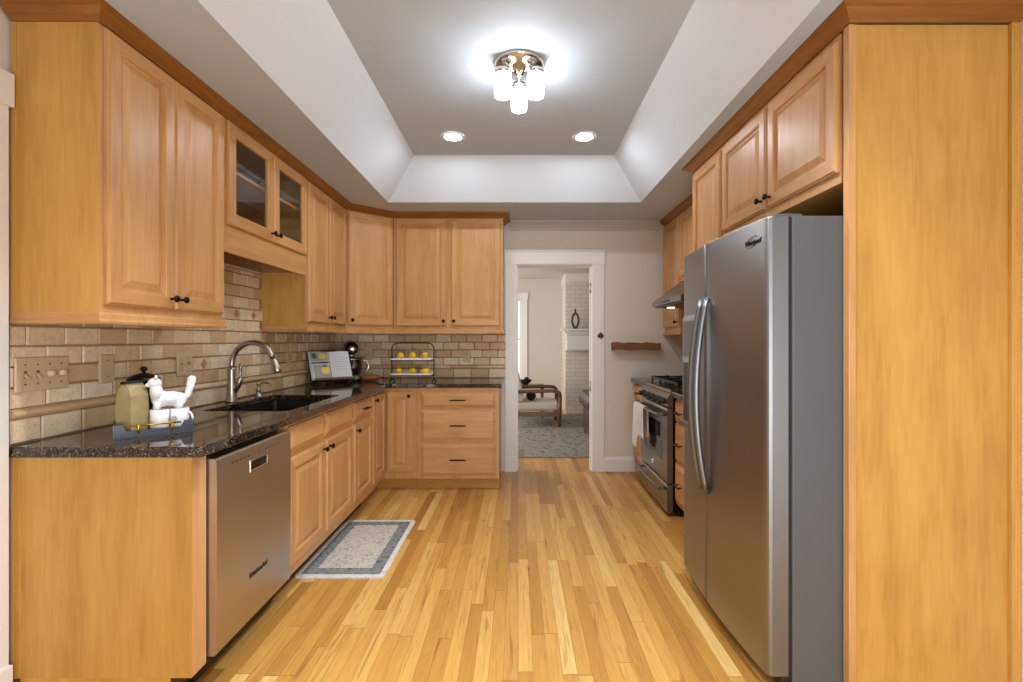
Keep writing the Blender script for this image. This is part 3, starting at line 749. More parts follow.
# over-fridge cabinet: local x runs toward the camera, origin at its far end
r = cabinet('wall_cabinet', 'deep two-door maple cabinet above the refrigerator', 'cabinet', 1.172, 2.790, RR, 1.013, .575, 1.855, 2.400)
door(r, .012, .500, 1.895, 2.372, 'rb'); door(r, .520, 1.008, 1.895, 2.372, 'lb')
r = cabinet('pantry_cabinet', 'tall maple pantry cabinet on the far side of the refrigerator', 'cabinet', 1.172, 3.262, RR, .470, .585, 0, 2.400, base=True)
door(r, .018, .452, .155, 2.372, 'rb', kz=1.1)
b = B(); b.sweep([(1.765, 3.262), (1.172, 3.262), (1.172, 1.727), (1.765, 1.727)], CRP, 0, 1); struct('trim_6', b, ['crown', 'crown_y'], 'stained crown moulding over the refrigerator cabinets')
# refrigerator: local x to viewer's right (= toward camera), origin far front corner of the case
r = thing('refrigerator', 'stainless steel side-by-side refrigerator with curved handles', 'refrigerator', (.988, 2.664, 0), RR)
FW, FH, FD = .900, 1.733, .72
b = B(); b.box(0, FW, .0, FD, .03, FH, bev=.004); b.build('case', 'fridge_side', r)
b = B(); b.box(.004, FW-.004, -.014, .0, .065, FH-.004); b.build('gasket', 'gasket', r)
def bow(x): t = (x/FW)*2-1; return .024*(1-t*t)
def fdoor(x0, x1, outer):
    b = B(); n = 12; front = []
    rad = .016
    for k in range(n+1):
        x = x0+(x1-x0)*k/n; front.append((x, -.088-bow(x)))
    # round the outer vertical edge
    if outer == 'r':
        front = front[:-1]+[(x1-.012, -.088-bow(x1-.012)), (x1-.004, -.082), (x1, -.072)]
    else:
        front = [(x0, -.072), (x0+.004, -.082), (x0+.012, -.088-bow(x0+.012))]+front[1:]
    front += [(x1, -.0145), (x0, -.0145)]
    b.prism(front, 'z', .070, FH)
    bmesh.ops.recalc_face_normals(b.bm, faces=b.bm.faces[:])
    for f in b.bm.faces:
        f.normal_update()
        if abs(f.normal.x) > .8: f.material_index = 1
        elif f.normal.y < -.3: f.smooth = True
    ed = [e for e in b.bm.edges if len(e.link_faces) == 2 and all(abs(v.co.z-FH) < 1e-5 or abs(v.co.z-.070) < 1e-5 for v in e.verts) and abs(e.verts[0].co.z-e.verts[1].co.z) < 1e-4]
    bmesh.ops.bevel(b.bm, geom=ed, offset=.006, segments=2, affect='EDGES', profile=.5)
    return b.build('door', ['steel_fridge', 'steel_edge'], r)
SP = .385
d1 = fdoor(.0, SP-.003, 'l'); d2 = fdoor(SP+.003, FW, 'r')
def fhandle(x, d):
    b = B(); pts = []; y0 = -.088-bow(x)
    for k in range(21):
        t = k/20; z = .585+t*(1.475-.585); s = math.sin(PI*t)
        pts.append((x, y0-.010-.052*s**.8, z))
    b.tube(pts, [.012+.004*math.sin(PI*k/20) for k in range(21)], 12)
    b.tube([(x, y0+.002, .59), (x, y0-.016, .59)], .011, 10); b.tube([(x, y0+.002, 1.47), (x, y0-.016, 1.47)], .011, 10)
    b.build('handle', 'steel_edge', d)
fhandle(SP-.036, d1); fhandle(SP+.036, d2)
# dispenser on the freezer door
xs0, xs1 = .085, .270; yd = -.088-bow(.17)
b = B(); b.prism([(yd+.006, .82), (yd-.012, .82), (yd-.018, .84), (yd-.018, 1.39), (yd-.012, 1.41), (yd+.006, 1.41)], 'x', xs0, xs1); dp = b.build('dispenser', 'dispenser_grey', d1)
b = B(); b.box(xs0+.012, xs1-.012, yd-.0195, yd-.016, .87, 1.17); b.build('dispenser_recess', 'black_plastic', dp)
b = B(); b.box(xs0+.012, xs1-.012, yd-.020, yd-.016, 1.20, 1.38); b.build('control_panel', 'steel_edge', dp)
b = B(); b.box(xs0+.02, xs1-.02, yd-.034, yd-.0175, .845, .862, bev=.003); b.build('drip_tray', 'steel_edge', dp)
b = B(); b.prism([(yd-.0196, 1.16), (yd-.029, 1.12), (yd-.027, 1.03), (yd-.0196, 1.03)], 'x', .16, .20); b.build('paddle', 'black_plastic', dp)
b = B(); b.box(.01, FW-.01, -.035, -.001, .018, .064, bev=.004); b.build('toe_grille', 'black_plastic', r)
for x in (.03, FW-.07): b = B(); b.box(x, x+.045, -.05, .05, FH+.0005, FH+.014, bev=.004); b.build('hinge_cover', 'fridge_side', r)
for x in (.03, FW-.06): b = B(); b.lathe([(.018, 0), (.018, .03)], c=(x+.015, .04, 0), seg=12); b.build('foot', 'black_plastic', r)
xl = .805; tl = text('Whirlpool', .026, 'black_plastic', d2, (xl, -.0895-bow(xl), 1.655), (PI/2, 0, math.atan2(-(bow(xl+.01)-bow(xl-.01)), .02)), ext=.0012, shear=.3, name='brand_lettering')
b = B(); b.tube([(xl+.045*math.cos(a), -.0895-bow(xl+.045*math.cos(a)), 1.657+.019*math.sin(a)+.006*math.cos(a)) for a in [k*2*PI*.8/24+.4 for k in range(25)]], .0012, 6); b.build('brand_swoosh', 'polished', d2)
# far right wall cabinets
RZ = 1.355
r = cabinet('wall_cabinet', 'narrow maple wall cabinet in the far right corner beside the range hood', 'cabinet', UR, 4.795, RR, .475, .318, RZ, 2.400)
door(r, .016, .459, RZ+.045, 2.393, 'rb')
r = cabinet('wall_cabinet', 'short maple wall cabinet above the range hood', 'cabinet', UR, 4.318, RR, .86, .318, 1.80, 2.400)
door(r, .016, .424, 1.84, 2.393, 'rb'); door(r, .436, .844, 1.84, 2.393, 'lb')
b = B(); b.sweep([(UR, 4.797), (UR, 3.33)], CRP, 0, 1); struct('trim_7', b, ['crown', 'crown_y'], 'stained crown moulding over the cabinets beside the hood')
RL2 = [(o_, z-1.3675+RZ) for o_, z in RAIL]
b = B(); b.sweep([(UR, 4.797), (UR, 4.3205), (1.762, 4.3205)], RL2, 0, 1); struct('trim_8', b, ['maple_h', 'maple'], 'light rail under the far right wall cabinet')
# range hood
r = thing('range_hood', 'stainless under-cabinet range hood with a sloped front', 'range hood', (1.30, 3.9, 1.56))
prof = [(1.180, 1.574), (1.180, 1.610), (1.425, 1.795), (1.762, 1.795), (1.762, 1.572)]
b = B(); b.prism(prof, 'y', 3.552, 4.310); b.build('canopy', 'steel_range', r, True)
b = B(); b.box(1.20, 1.75, 3.565, 4.297, 1.562, 1.5715); b.build('filter_panel', 'fridge_side', r, True)
for y in (3.72, 4.17): b = B(); b.lathe([(.03, 1.5615), (.03, 1.556), (.01, 1.554)], c=(1.30, y, 0), seg=16); b.build('lamp_lens', 'hoodlamp', r, True)
b = B(); b.box(1.1775, 1.1798, 3.82, 4.03, 1.584, 1.600); b.build('switch_strip', 'black_plastic', r, True)
# right base cabinets
r = cabinet('base_cabinet', 'narrow maple base cabinet between the range and the back wall', 'cabinet', FR, 4.796, RR, .482, .605, 0, .8755, base=True)
drawer(r, .020, .462, .722, .852); door(r, .020, .462, .155, .695, 'rt')
r = cabinet('drawer_base_cabinet', 'maple drawer base between the range and the refrigerator', 'cabinet', FR, 3.547, RR, .282, .605, 0, .8755, base=True)
drawer(r, .012, .270, .700, .845); drawer(r, .012, .270, .420, .685); drawer(r, .012, .270, .128, .405)
for y0, y1, lab in ((4.314, 4.796, 'small dark granite countertop left of the range in the corner'), (3.265, 3.548, 'small dark granite countertop between the range and the refrigerator')):
    b = B(); b.box(1.104, 1.760, y0, y1, .8765, .914, bev=.005); tag(b.build('countertop', 'granite'), lab, 'countertop')
# gas range; local x from far end toward camera
RW = .762
def side_faces(b):
    for f in b.bm.faces:
        f.normal_update()
        if abs(f.normal.x) > .9: f.material_index = 1
r = thing('gas_range', 'stainless gas range with black grates and oven below', 'range', (1.120, 4.312, 0), RR)
b = B(); b.box(.002, RW-.002, .004, .630, .035, .895); b.build('body', 'black_gloss', r)
b = B(); b.box(.02, RW-.02, .06, .60, 0, .034); b.build('base', 'black_plastic', r)
b = B(); b.box(.0, RW, -.012, .630, .8955, .922, bev=.004); b.build('cooktop', 'steel_range', r)
b = B(); b.prism([(.004, .795), (-.034, .795), (-.040, .803), (-.034, .868), (-.014, .8955), (.004, .8955)], 'x', .0, RW); side_faces(b); cp = b.build('control_panel', ['steel_range', 'steel_edge'], r)
for k in range(5):
    b = B(); x = .10+k*(RW-.20)/4
    b.lathe([(.027, 0), (.026, -.010), (.021, -.014), (.019, -.036), (.016, -.040)], c=(x, -.034, .832), axis='y', seg=16); b.box(x-.0035, x+.0035, -.080, -.040, .812, .852, bev=.001); b.build('knob', 'black_plastic', cp)
b = B(); b.prism([(.003, .243), (-.036, .243), (-.040, .258), (-.040, .770), (-.034, .786), (.003, .786)], 'x', .003, RW-.003); side_faces(b); od = b.build('oven_door', ['steel_range', 'steel_edge'], r)
b = B(); b.rings(.50, .30, [(0, 0), (.003, .004), (.02, .004), (.024, .001)], fill=False, x0=.131, z0=.385, y0=-.0395); b.build('window_frame', 'steel_edge', od)
b = B(); b.box(.152, .610, -.0425, -.039, .406, .664); b.build('oven_window', 'black_gloss', od)
def bar(z, y, bowd, mat, par, nm):
    b = B(); pts = [(.05+(RW-.10)*k/12, y-bowd*math.sin(PI*k/12), z) for k in range(13)]
    b.tube(pts, .0115, 10)
    for x in (.06, RW-.06): b.tube([(x, -.040, z), (x, y, z)], .010, 8)
    return b.build(nm, mat, par)
bar(.735, -.085, .012, 'steel_edge', od, 'handle')
b = B(); b.lathe([(.024, 0), (.024, -.004), (.018, -.006)], c=(RW/2, -.0395, .315), axis='y', seg=20, sx=1.5); b.build('badge', 'polished', od)
b = B(); b.prism([(.003, .030), (-.036, .030), (-.040, .040), (-.040, .215), (-.032, .232), (.003, .232)], 'x', .003, RW-.003); side_faces(b); wdw = b.build('warming_drawer', ['steel_range', 'steel_edge'], r)
bar(.195, -.075, .014, 'steel_edge', wdw, 'handle')
for k in range(3):
    x0, x1 = .02+k*.242, .02+k*.242+.236; b = B(); z = .972
    for y in (.05, .58): b.box(x0, x1, y-.008, y+.008, z-.016, z)
    for x in (x0+.006, x1-.006): b.box(x-.008, x+.008, .05, .58, z-.016, z)
    for y in (.18, .32, .45): b.box(x0, x1, y-.005, y+.005, z-.014, z+.006)
    xm = (x0+x1)/2; b.box(xm-.005, xm+.005, .05, .58, z-.014, z+.006)
    for x in (x0+.006, x1-.006):
        for y in (.056, .574): b.box(x-.006, x+.006, y-.006, y+.006, .9225, z-.016)
    b.build('grate', 'iron', r)
for x, y in ((.14, .17), (.14, .45), (.38, .31), (.62, .17), (.62, .45)):
    b = B(); b.lathe([(.048, .9225), (.046, .930), (.034, .932), (.034, .940), (.03, .942)], c=(x, y, 0), seg=20); b.build('burner', 'iron', r)
# towel over the oven handle
def towel(x0, x1, zf, zb, label):
    b = B(); n, mcol = 26, 14; rows = []
    zt = .735+.0125
    path = [(-.115, zf+(.735-zf)*k/12) for k in range(12)]
    path += [(-.0935-.0165*math.cos(a), .735+.0150*math.sin(a)) for a in [PI*k/6 for k in range(7)]]
    path += [(-.0752, .732-(.732-zb)*k/6) for k in range(1, 7)]
    for i, (y, z) in enumerate(path):
        row = []
        for j in range(mcol+1):
            s = j/mcol; x = x0+(x1-x0)*s
            flare = max(0, (.735-z))*.10; x += (s-.5)*flare
            fold = .010*math.sin(s*PI*5)*min(1, max(0, .70-z)*6) if i < 12 else 0
            row.append(b.bm.verts.new((x, y-abs(fold) if i < 12 else y, z+(.735-z)*(.34 if s > .55 else (.12*abs(s-.27) if s < .5 else .17)) if i < 12 else z)))
        rows.append(row)
    for a, c in zip(rows, rows[1:]):
        for j in range(mcol): f = b.bm.faces.new((a[j], a[j+1], c[j+1], c[j])); f.smooth = True
    rt = thing('dish_towel', label, 'towel', (1.120, 4.312, 0), RR)
    o = b.build('cloth', 'towel', rt); o.parent = None
    o.matrix_basis = rt.matrix_basis; bpy.data.objects.remove(rt); o.name = 'dish_towel'
    tag(o, label, 'towel')
    m = o.modifiers.new('thickness', 'SOLIDIFY'); m.thickness = .0025; m.offset = 1
    return o
towel(.045, .37, .37, .50, 'white dish towel hanging over the oven door handle')

# ------------------------------------------------------------------ floor mat
r = thing('kitchen_mat', 'small grey and cream patterned mat on the floor before the sink', 'mat', (-.968, 3.055, 0))
b = B(); b.prism(rrect(-.245, .245, -.418, .418, .03), 'z', .001, .009); b.build('edge_binding', 'mat_edge', r)
b = B(); b.prism(rrect(-.215, .215, -.385, .385, .005), 'z', .0091, .0102); b.build('border_band', 'mat_border', r)
b = B(); b.prism(rrect(-.150, .150, -.315, .315, .005), 'z', .0103, .0112); b.build('center_field', 'mat_field', r)

# ------------------------------------------------------------------ ceiling lights
r = thing('ceiling_light', 'flush ceiling light with three frosted glass cylinders', 'ceiling light', (.006, 2.575, TZ))
b = B(); b.lathe([(.128, -.0005), (.132, -.010), (.120, -.022), (.06, -.040), (.03, -.048), (.018, -.06), (.008, -.065)], seg=40); b.build('canopy', 'polished', r)
for k, a in enumerate((90, 210, 330)):
    cx, cy = .098*math.cos(math.radians(a)), .098*math.sin(math.radians(a))
    b = B(); b.tube([(cx*.35, cy*.35, -.040), (cx*.75, cy*.75, -.040), (cx, cy, -.046), (cx, cy, -.066)], [.012, .012, .013, .016], 10)
    b.lathe([(.018, -.052), (.040, -.058), (.0435, -.064), (.0435, -.086)], c=(cx, cy, 0), seg=20); cup = b.build('socket_cup', 'polished', r)
    b = B(); b.lathe([(.037, -.078), (.041, -.084), (.042, -.10), (.042, -.182), (.039, -.198), (.029, -.203)], c=(cx, cy, 0), seg=24); b.build('glass_shade', 'lamp', cup)
for x, lab in ((-.466, 'left recessed ceiling light in the tray'), (.474, 'right recessed ceiling light in the tray')):
    r = thing('recessed_light', lab, 'ceiling light', (x, 3.50, TZ))
    b = B(); b.lathe([(.056, -.0008), (.058, -.004), (.078, -.006), (.082, -.0025), (.082, -.0008)], seg=32, cap=False); b.build('trim_ring', 'white_plastic', r)
    b = B(); b.lathe([(.0575, -.0012), (.0575, -.0032), (.01, -.0034)], seg=32); b.build('lens', 'can', r)

# ------------------------------------------------------------------ wall shelf, hook
b = B(); random.seed(5); pts = 14; top = []; 
X0, X1 = .912, 1.374
prof = []
for k in range(pts+1): prof.append((X0+(X1-X0)*k/pts, 1.258+.006*math.sin(k*1.3)+random.uniform(-.003, .003)))
for k in range(pts, -1, -1): prof.append((X0+(X1-X0)*k/pts, 1.188+.003*math.sin(k*.9)))
b.prism(prof, 'y', WB-.085, WB-.001)
tag(b.build('wall_shelf', 'rustic'), 'short rough dark wood beam shelf on the wall right of the doorway', 'shelf')
r = thing('wall_hook', 'small dark metal ornament hook on the right door casing', 'hook', (.806, WB-.0205, 1.328))
b = B()
for a in (90, 210, 330, 0, 180): b.lathe([(.015, 0), (.014, -.006), (.008, -.009)], c=(.017*math.cos(math.radians(a)), 0, .017*math.sin(math.radians(a))), axis='y', seg=14)
b.build('back_plate', 'vase', r)
b = B(); b.tube([(0, -.008, 0), (0, -.024, -.006), (0, -.026, -.024), (0, -.018, -.034)], .005, 8); b.build('prong', 'vase', r)

# ------------------------------------------------------------------ counter items
CT = .9143
TA = math.radians(39)
r = thing('serving_tray', 'dark blue woven-pattern tray with a gold handle on the near counter', 'tray', (-1.462, 1.965, CT), TA)
tw, td = .125, .08
b = B(); b.box(-tw, tw, -td, td, 0, .008); b.build('base', 'weave', r)
b = B(); b.prism([(-tw, .0081), (tw, .0081), (tw, .050), (tw-.028, .050), (tw-.040, .026), (-tw+.040, .026), (-tw+.028, .050), (-tw, .050)], 'y', -td, -td+.008); b.prism([(-tw, .0081), (tw, .0081), (tw, .050), (tw-.028, .050), (tw-.040, .026), (-tw+.040, .026), (-tw+.028, .050), (-tw, .050)], 'y', td-.008, td); b.box(-tw, -tw+.008, -td+.008, td-.008, .0081, .050); b.box(tw-.008, tw, -td+.008, td-.008, .0081, .050); b.build('rim', 'weave', r)
b = B(); b.tube([(-.08, -td-.012, .046), (.085, -td-.012, .046)], .004, 8)
for x in (-.05, .055): b.tube([(x, -td-.012, .046), (x, -td-.012, .018), (x, -td+.001, .018)], .0038, 8)
b.build('handle', 'gold', r)
ux, uy = Vector((math.cos(TA), math.sin(TA))), Vector((-math.sin(TA), math.cos(TA)))
def on_tray(a, c): p = Vector((-1.462, 1.965))+ux*a+uy*c; return (p.x, p.y, CT+.0085)
# coffee bag with gusset and folded top
r = thing('coffee_bag', 'gold foil coffee bag standing on the left of the tray', 'bag', on_tray(-.066, .004), TA+.72)
b = B(); bm = b.bm; rows = []
for k, (z, wx, wy, by) in enumerate(((0, .036, .032, 0), (.02, .039, .035, .003), (.09, .040, .036, .004), (.145, .039, .033, 0), (.172, .038, .022, 0), (.186, .037, .010, 0), (.197, .037, .006, -.004))):
    ring = []
    for (a, c) in ((-1, -1), (-.33, -1.06), (.33, -1.03), (1, -1), (1.0-by*20*.3, 0), (1, 1), (0, 1.05), (-1, 1), (-1.0+by*20*.3, 0)):
        ring.append(bm.verts.new((a*wx+random.uniform(-.0015, .0015), c*wy+random.uniform(-.0015, .0015)+(by if k == 6 else 0), z)))
    rows.append(ring)
for a, c in zip(rows, rows[1:]):
    n = len(a)
    for k in range(n): bm.faces.new((a[k], a[(k+1) % n], c[(k+1) % n], c[k]))
bm.faces.new(rows[0][::-1]); bm.faces.new(rows[-1])
b.build('pouch', 'kraft', r)
b = B(); b.prism([(-.006, .190), (-.018, .196), (-.016, .200), (.006, .201), (.012, .196), (.010, .190)], 'x', -.040, .038); b.build('folded_top', 'black_fabric', r)
# black canister with lid
r = thing('canister', 'black lidded canister behind the tray', 'canister', (-1.592, 2.085, CT))
b = B(); b.lathe([(.046, 0), (.050, .006), (.050, .185), (.047, .195)], seg=28); b.build('jar', 'black_gloss', r)
b = B(); b.lathe([(.056, .1955), (.060, .200), (.058, .208), (.04, .222), (.015, .230), (.008, .232)], seg=28); ld = b.build('lid', 'black_metal', r)
b = B(); b.lathe([(.006, .228), (.006, .236), (.013, .242), (.014, .250), (.008, .258)], seg=14); b.build('lid_knob', 'black_metal', ld)
# mugs and figurine
def mug(loc, rz, label):
    r = thing('mug', label, 'mug', loc, rz, 'white mugs on the tray')
    b = B(); b.lathe([(.028, 0), (.031, .004), (.0328, .03), (.0328, .084), (.0305, .084), (.030, .01), (.01, .008)], seg=24); b.build('cup', 'porcelain', r)
    b = B(); b.tube([(.031+.020*math.sin(t), 0, .044+.024*math.cos(t)) for t in [PI*k/10 for k in range(11)]], .0045, 8); b.build('handle', 'porcelain', r)
    b = B()
    for q in (.010, .0055): b.lathe([(q, -.0333), (q-.0022, -.0333)], axis='y', seg=18, c=(0, 0, .045), cap=False)
    b.build('round_emblem', 'print_grey', r)
    return r
mug(on_tray(.020, -.006), 1.9, 'white mug with a round grey emblem in the middle of the tray')
mug(on_tray(.0872, -.006), -.05+TA-.6, 'white mug at the right end of the tray')
r = thing('animal_figurine', 'white glazed animal figurine with raised head and upright tail atop the mugs', 'figurine', tuple(Vector(on_tray(.052, -.004))+Vector((0, 0, .0845))), TA)
b = B(); b.ball((0.004, 0, .040), .036, (1.3, .8, .85)); b.ball((-.026, 0, .040), .034, (1, .85, 1)); b.ball((.030, 0, .034), .031, (1, .85, 1))
for x in (-.038, .036):
    for y in (-.014, .014): b.tube([(x, y, .03), (x-.003, y, .012), (x-.003, y, .0)], [.016, .013, .014], 10)
b.tube([(-.034, 0, .045), (-.043, 0, .072), (-.046, 0, .092)], [.028, .023, .019], 12); b.ball((-.048, 0, .104), .0225, (1.1, .9, 1)); b.ball((-.066, 0, .098), .012, (1.2, .9, .8))
b.build('body', 'porcelain', r)
b = B(); b.tube([(.048, 0, .036), (.062, 0, .05), (.069, 0, .078), (.076, 0, .112)], [.013, .013, .014, .016], 12); b.ball((.076, 0, .114), .0165); b.build('tail', 'porcelain', r)
for y in (-.012, .012): b = B(); b.lathe([(.008, 0), (.005, .010), (.0005, .017)], c=(-.044, y, .121), seg=8); b.build('ear', 'porcelain', r)

# cookbook on its stand
BA = math.radians(43)
r = thing('cookbook_stand', 'dark metal cookbook stand on the corner of the counter', 'book stand', (-1.568, 4.14, CT), BA)
TL = math.radians(23)
def lean(y, z): return (y*math.cos(TL)+z*math.sin(TL), -y*math.sin(TL)+z*math.cos(TL)+.030)
b = B(); b.prism([lean(.006, 0), lean(.012, 0), lean(.012, .22), lean(.006, .22)], 'x', -.12, .12); b.build('back_rest', 'black_metal', r)
b = B(); b.prism([lean(.012, -.004), lean(-.036, -.004), lean(-.038, .014), lean(-.034, .014), lean(-.032, 0), lean(.012, 0)], 'x', -.16, .16); b.build('ledge', 'walnut', r)
for x in (-.13, .13):
    b = B(); b.tube([(x, -.040, .004), (x, -.02, .022), (x, .02, .018), (x, .12, .004)], .005, 8); b.build('leg', 'black_metal', r)
b = B(); b.tube([(0,) + lean(.014, .18), (0, .12, .004)], .005, 8); b.build('prop', 'black_metal', r)
r2 = thing('cookbook', 'open cookbook with lemon photographs propped on the stand', 'book', (-1.568, 4.14, CT), BA)
b = B(); b.prism([lean(-.001, .002), lean(.0048, .002), lean(.0048, .262), lean(-.001, .262)], 'x', -.178, .178); b.build('cover', 'black_fabric', r2)
def leafblock(x0, x1, s):
    b = B(); n = 8
    sec = [(x0+(x1-x0)*k/n, -.002-.018*math.sin(PI*(k/n if s > 0 else 1-k/n)*.5+.0)**.6*(1-.25*abs(k/n-.5))) for k in range(n+1)]
    A, T2 = [], []
    for zz, L_ in ((.006, A), (.256, T2)):
        for x, y in sec: L_.append(b.bm.verts.new((x,)+lean(y, zz)))
        for x, y in (sec[-1], sec[0]): L_.append(b.bm.verts.new((x,)+lean(-.0015, zz)))
    m = len(A)
    for k in range(m): b.bm.faces.new((A[k], A[(k+1) % m], T2[(k+1) % m], T2[k]))
    b.bm.faces.new(A); b.bm.faces.new(T2[::-1]); return b.build('page_block', 'page', r2)
lb = leafblock(-.172, -.002, -1); rb = leafblock(.002, .172, 1)
def printed(x0, x1, z0, z1, mat, par, nm, out=.0235, kind='rect'):
    b = B()
    if kind == 'rect': pp = [(x0, z0), (x1, z0), (x1, z1), (x0, z1)]
    else: pp = [((x0+x1)/2+(x1-x0)/2*math.cos(2*PI*k/20), (z0+z1)/2+(z1-z0)/2*math.sin(2*PI*k/20)) for k in range(20)]
    A = [b.bm.verts.new((x,)+lean(-out, z)) for x, z in pp]; D = [b.bm.verts.new((x,)+lean(-out+.001, z)) for x, z in pp]
    n = len(pp); b.bm.faces.new(A); b.bm.faces.new(D[::-1])
    for k in range(n): b.bm.faces.new((A[k], A[(k+1) % n], D[(k+1) % n], D[k]))
    return b.build(nm, mat, par)
printed(-.160, -.020, .17, .25, 'print_grey', lb, 'printed_photo'); printed(-.095, -.030, .185, .235, 'lemon', lb, 'printed_fruit', .0242, 'e'); printed(-.150, -.110, .19, .24, 'leafgreen', lb, 'printed_leaf', .0242, 'e')
printed(-.145, -.012, .02, .135, 'print_grey', lb, 'printed_photo'); printed(-.085, -.015, .05, .115, 'lemon', lb, 'printed_fruit', .0242, 'e'); printed(-.075, -.030, .112, .13, 'leafgreen', lb, 'printed_leaf', .0242, 'e')
printed(-.160, -.015, .148, .158, 'black_fabric', lb, 'printed_band', .0243)  # dark band printed between the two pictures
for k in range(6): printed(.035, .150, .20-k*.022, .204-k*.022, 'print_faint', rb, 'printed_line', .0215)
# stand mixer, facing the camera-right diagonal
r = thing('stand_mixer', 'black stand mixer with a steel bowl in the counter corner', 'mixer', (-1.565, 4.585, CT), math.radians(24))
b = B(); b.prism(rrect(-.10, .10, -.15, .17, .06), 'z', 0, .03); b.build('base', 'black_gloss', r)
b = B(); b.tube([(0, .12, .03), (0, .12, .10), (0, .115, .20), (0, .10, .26)], [.055, .048, .046, .05], 16); b.build('column', 'black_gloss', r)
b = B(); b.tube([(0, .17, .29), (0, .14, .295), (0, .06, .30), (0, -.05, .298), (0, -.12, .292), (0, -.155, .288)], [.03, .055, .064, .062, .056, .034], 20); hd = b.build('motor_head', 'black_gloss', r)
b = B(); b.lathe([(.0665, -.005), (.0665, -.022)], c=(0, 0, .30), axis='y', seg=24, cap=False); b.lathe([(.03, -.155), (.03, -.165), (.012, -.168)], c=(0, 0, .288), axis='y', seg=18); b.build('chrome_band', 'polished', hd)
b = B(); b.tube([(0, -.09, .245), (0, -.09, .20)], [.022, .016], 12); b.build('beater_shaft', 'polished', hd)
b = B(); b.lathe([(.05, .031), (.055, .034), (.05, .045), (.075, .065), (.105, .12), (.112, .195), (.114, .200), (.109, .198), (.10, .12), (.05, .055)], c=(0, -.07, 0), seg=28); bw = b.build('bowl', 'polished', r)
b = B(); b.tube([(.104+.048*math.sin(t), -.07, .125+.055*math.cos(t)) for t in [PI*k/10 for k in range(11)]], .006, 8); b.build('handle', 'polished', bw)
# rolling pin with green end
r = thing('rolling_pin', 'brown wooden pin with a green end lying by the cookbook', 'rolling pin', (-1.335, 4.395, CT), math.radians(10))
b = B(); b.lathe([(.012, -.075), (.028, -.07), (.031, -.04), (.031, .03), (.024, .075), (.014, .09), (.010, .10)], c=(0, 0, .031), axis='x', seg=20); b.build('barrel', 'pin', r)
b = B(); b.lathe([(.006, .1005), (.009, .105), (.006, .125), (.001, .127)], c=(0, 0, .031), axis='x', seg=12); b.build('tip', 'black_metal', r)
b = B(); b.lathe([(.012, -.15), (.022, -.145), (.024, -.11), (.014, -.09), (.012, -.0755)], c=(0, 0, .031), axis='x', seg=18); b.build('handle', 'green_glass', r)
# lemon rack
LX, LY = -.935, 4.36
r = thing('fruit_rack', 'two-tier black wire rack holding lemons on the back counter', 'rack', (LX, LY, CT))
b = B(); hw = .187; top = .345; rc = .055
pth = [(-hw, 0, .012), (-hw, 0, top-rc)]+[(-hw+rc-rc*math.cos(t), 0, top-rc+rc*math.sin(t)) for t in [PI/2*k/6 for k in range(1, 7)]]
pth += [(hw-rc+rc*math.sin(t), 0, top-rc+rc*math.cos(t)) for t in [PI/2*k/6 for k in range(0, 7)]]+[(hw, 0, .012)]
b.tube(pth, .005, 8); b.build('arch_frame', 'black_metal', r)
for sx in (-1, 1):
    b = B(); b.tube([(sx*hw, -.085, .006), (sx*hw, -.05, .016), (sx*hw, 0, .030), (sx*hw, .05, .016), (sx*hw, .085, .006)], .005, 8); b.ball((sx*hw, -.085, .007), .0065, seg=8); b.ball((sx*hw, .085, .007), .0065, seg=8); b.build('foot', 'black_metal', r)
TZs = (.066, .198)
for z in TZs:
    b = B(); b.box(-hw+.006, hw-.006, -.08, .08, z-.012, z-.004); b.build('wire_shelf', 'black_metal', r)
    b = B(); b.bm.free(); b.bm = bmesh.new()
    b.prism(rrect(-hw+.012, hw-.012, -.078, .078, .02), 'z', z-.0035, z); 
    b.box(-hw+.012, hw-.012, -.080, -.074, z, z+.012); b.box(-hw+.012, hw-.012, .074, .080, z, z+.012); b.build('white_tray', 'porcelain', r)
first = None; names = ('left', 'middle', 'right')
for ti, z in enumerate(TZs):
    for k, x in enumerate((-.105, 0.0, .112)):
        if ti == 0: x += (-.015, 0, .005)[k]
        lab = f"{names[k]} lemon on the {'lower' if ti == 0 else 'upper'} tier of the wire rack"
        if first is None:
            b = B(); b.lathe([(.001, -.048), (.006, -.046), (.011, -.040), (.024, -.028), (.031, -.010), (.032, .006), (.026, .024), (.012, .038), (.006, .044), (.001, .046)], axis='x', seg=20); first = b.build('lemon', 'lemon'); o = first
        else: o = first.copy(); C.objects.link(o)
        o.location = (LX+x, LY-.02, CT+z+.0325); o.rotation_euler = (random.uniform(-1, 1), 0, random.choice((.3, 1.2, 2.0, -.5)))
        tag(o, lab, 'lemon', 'lemons on the two-tier rack')

# ------------------------------------------------------------------ living room beyond the doorway
b = B(); b.prism(rrect(-1.6, 2.6, 5.34, 8.42, .01), 'z', .001, .012)
tag(b.build('area_rug', 'rug'), 'faded grey patterned area rug in the living room', 'rug')
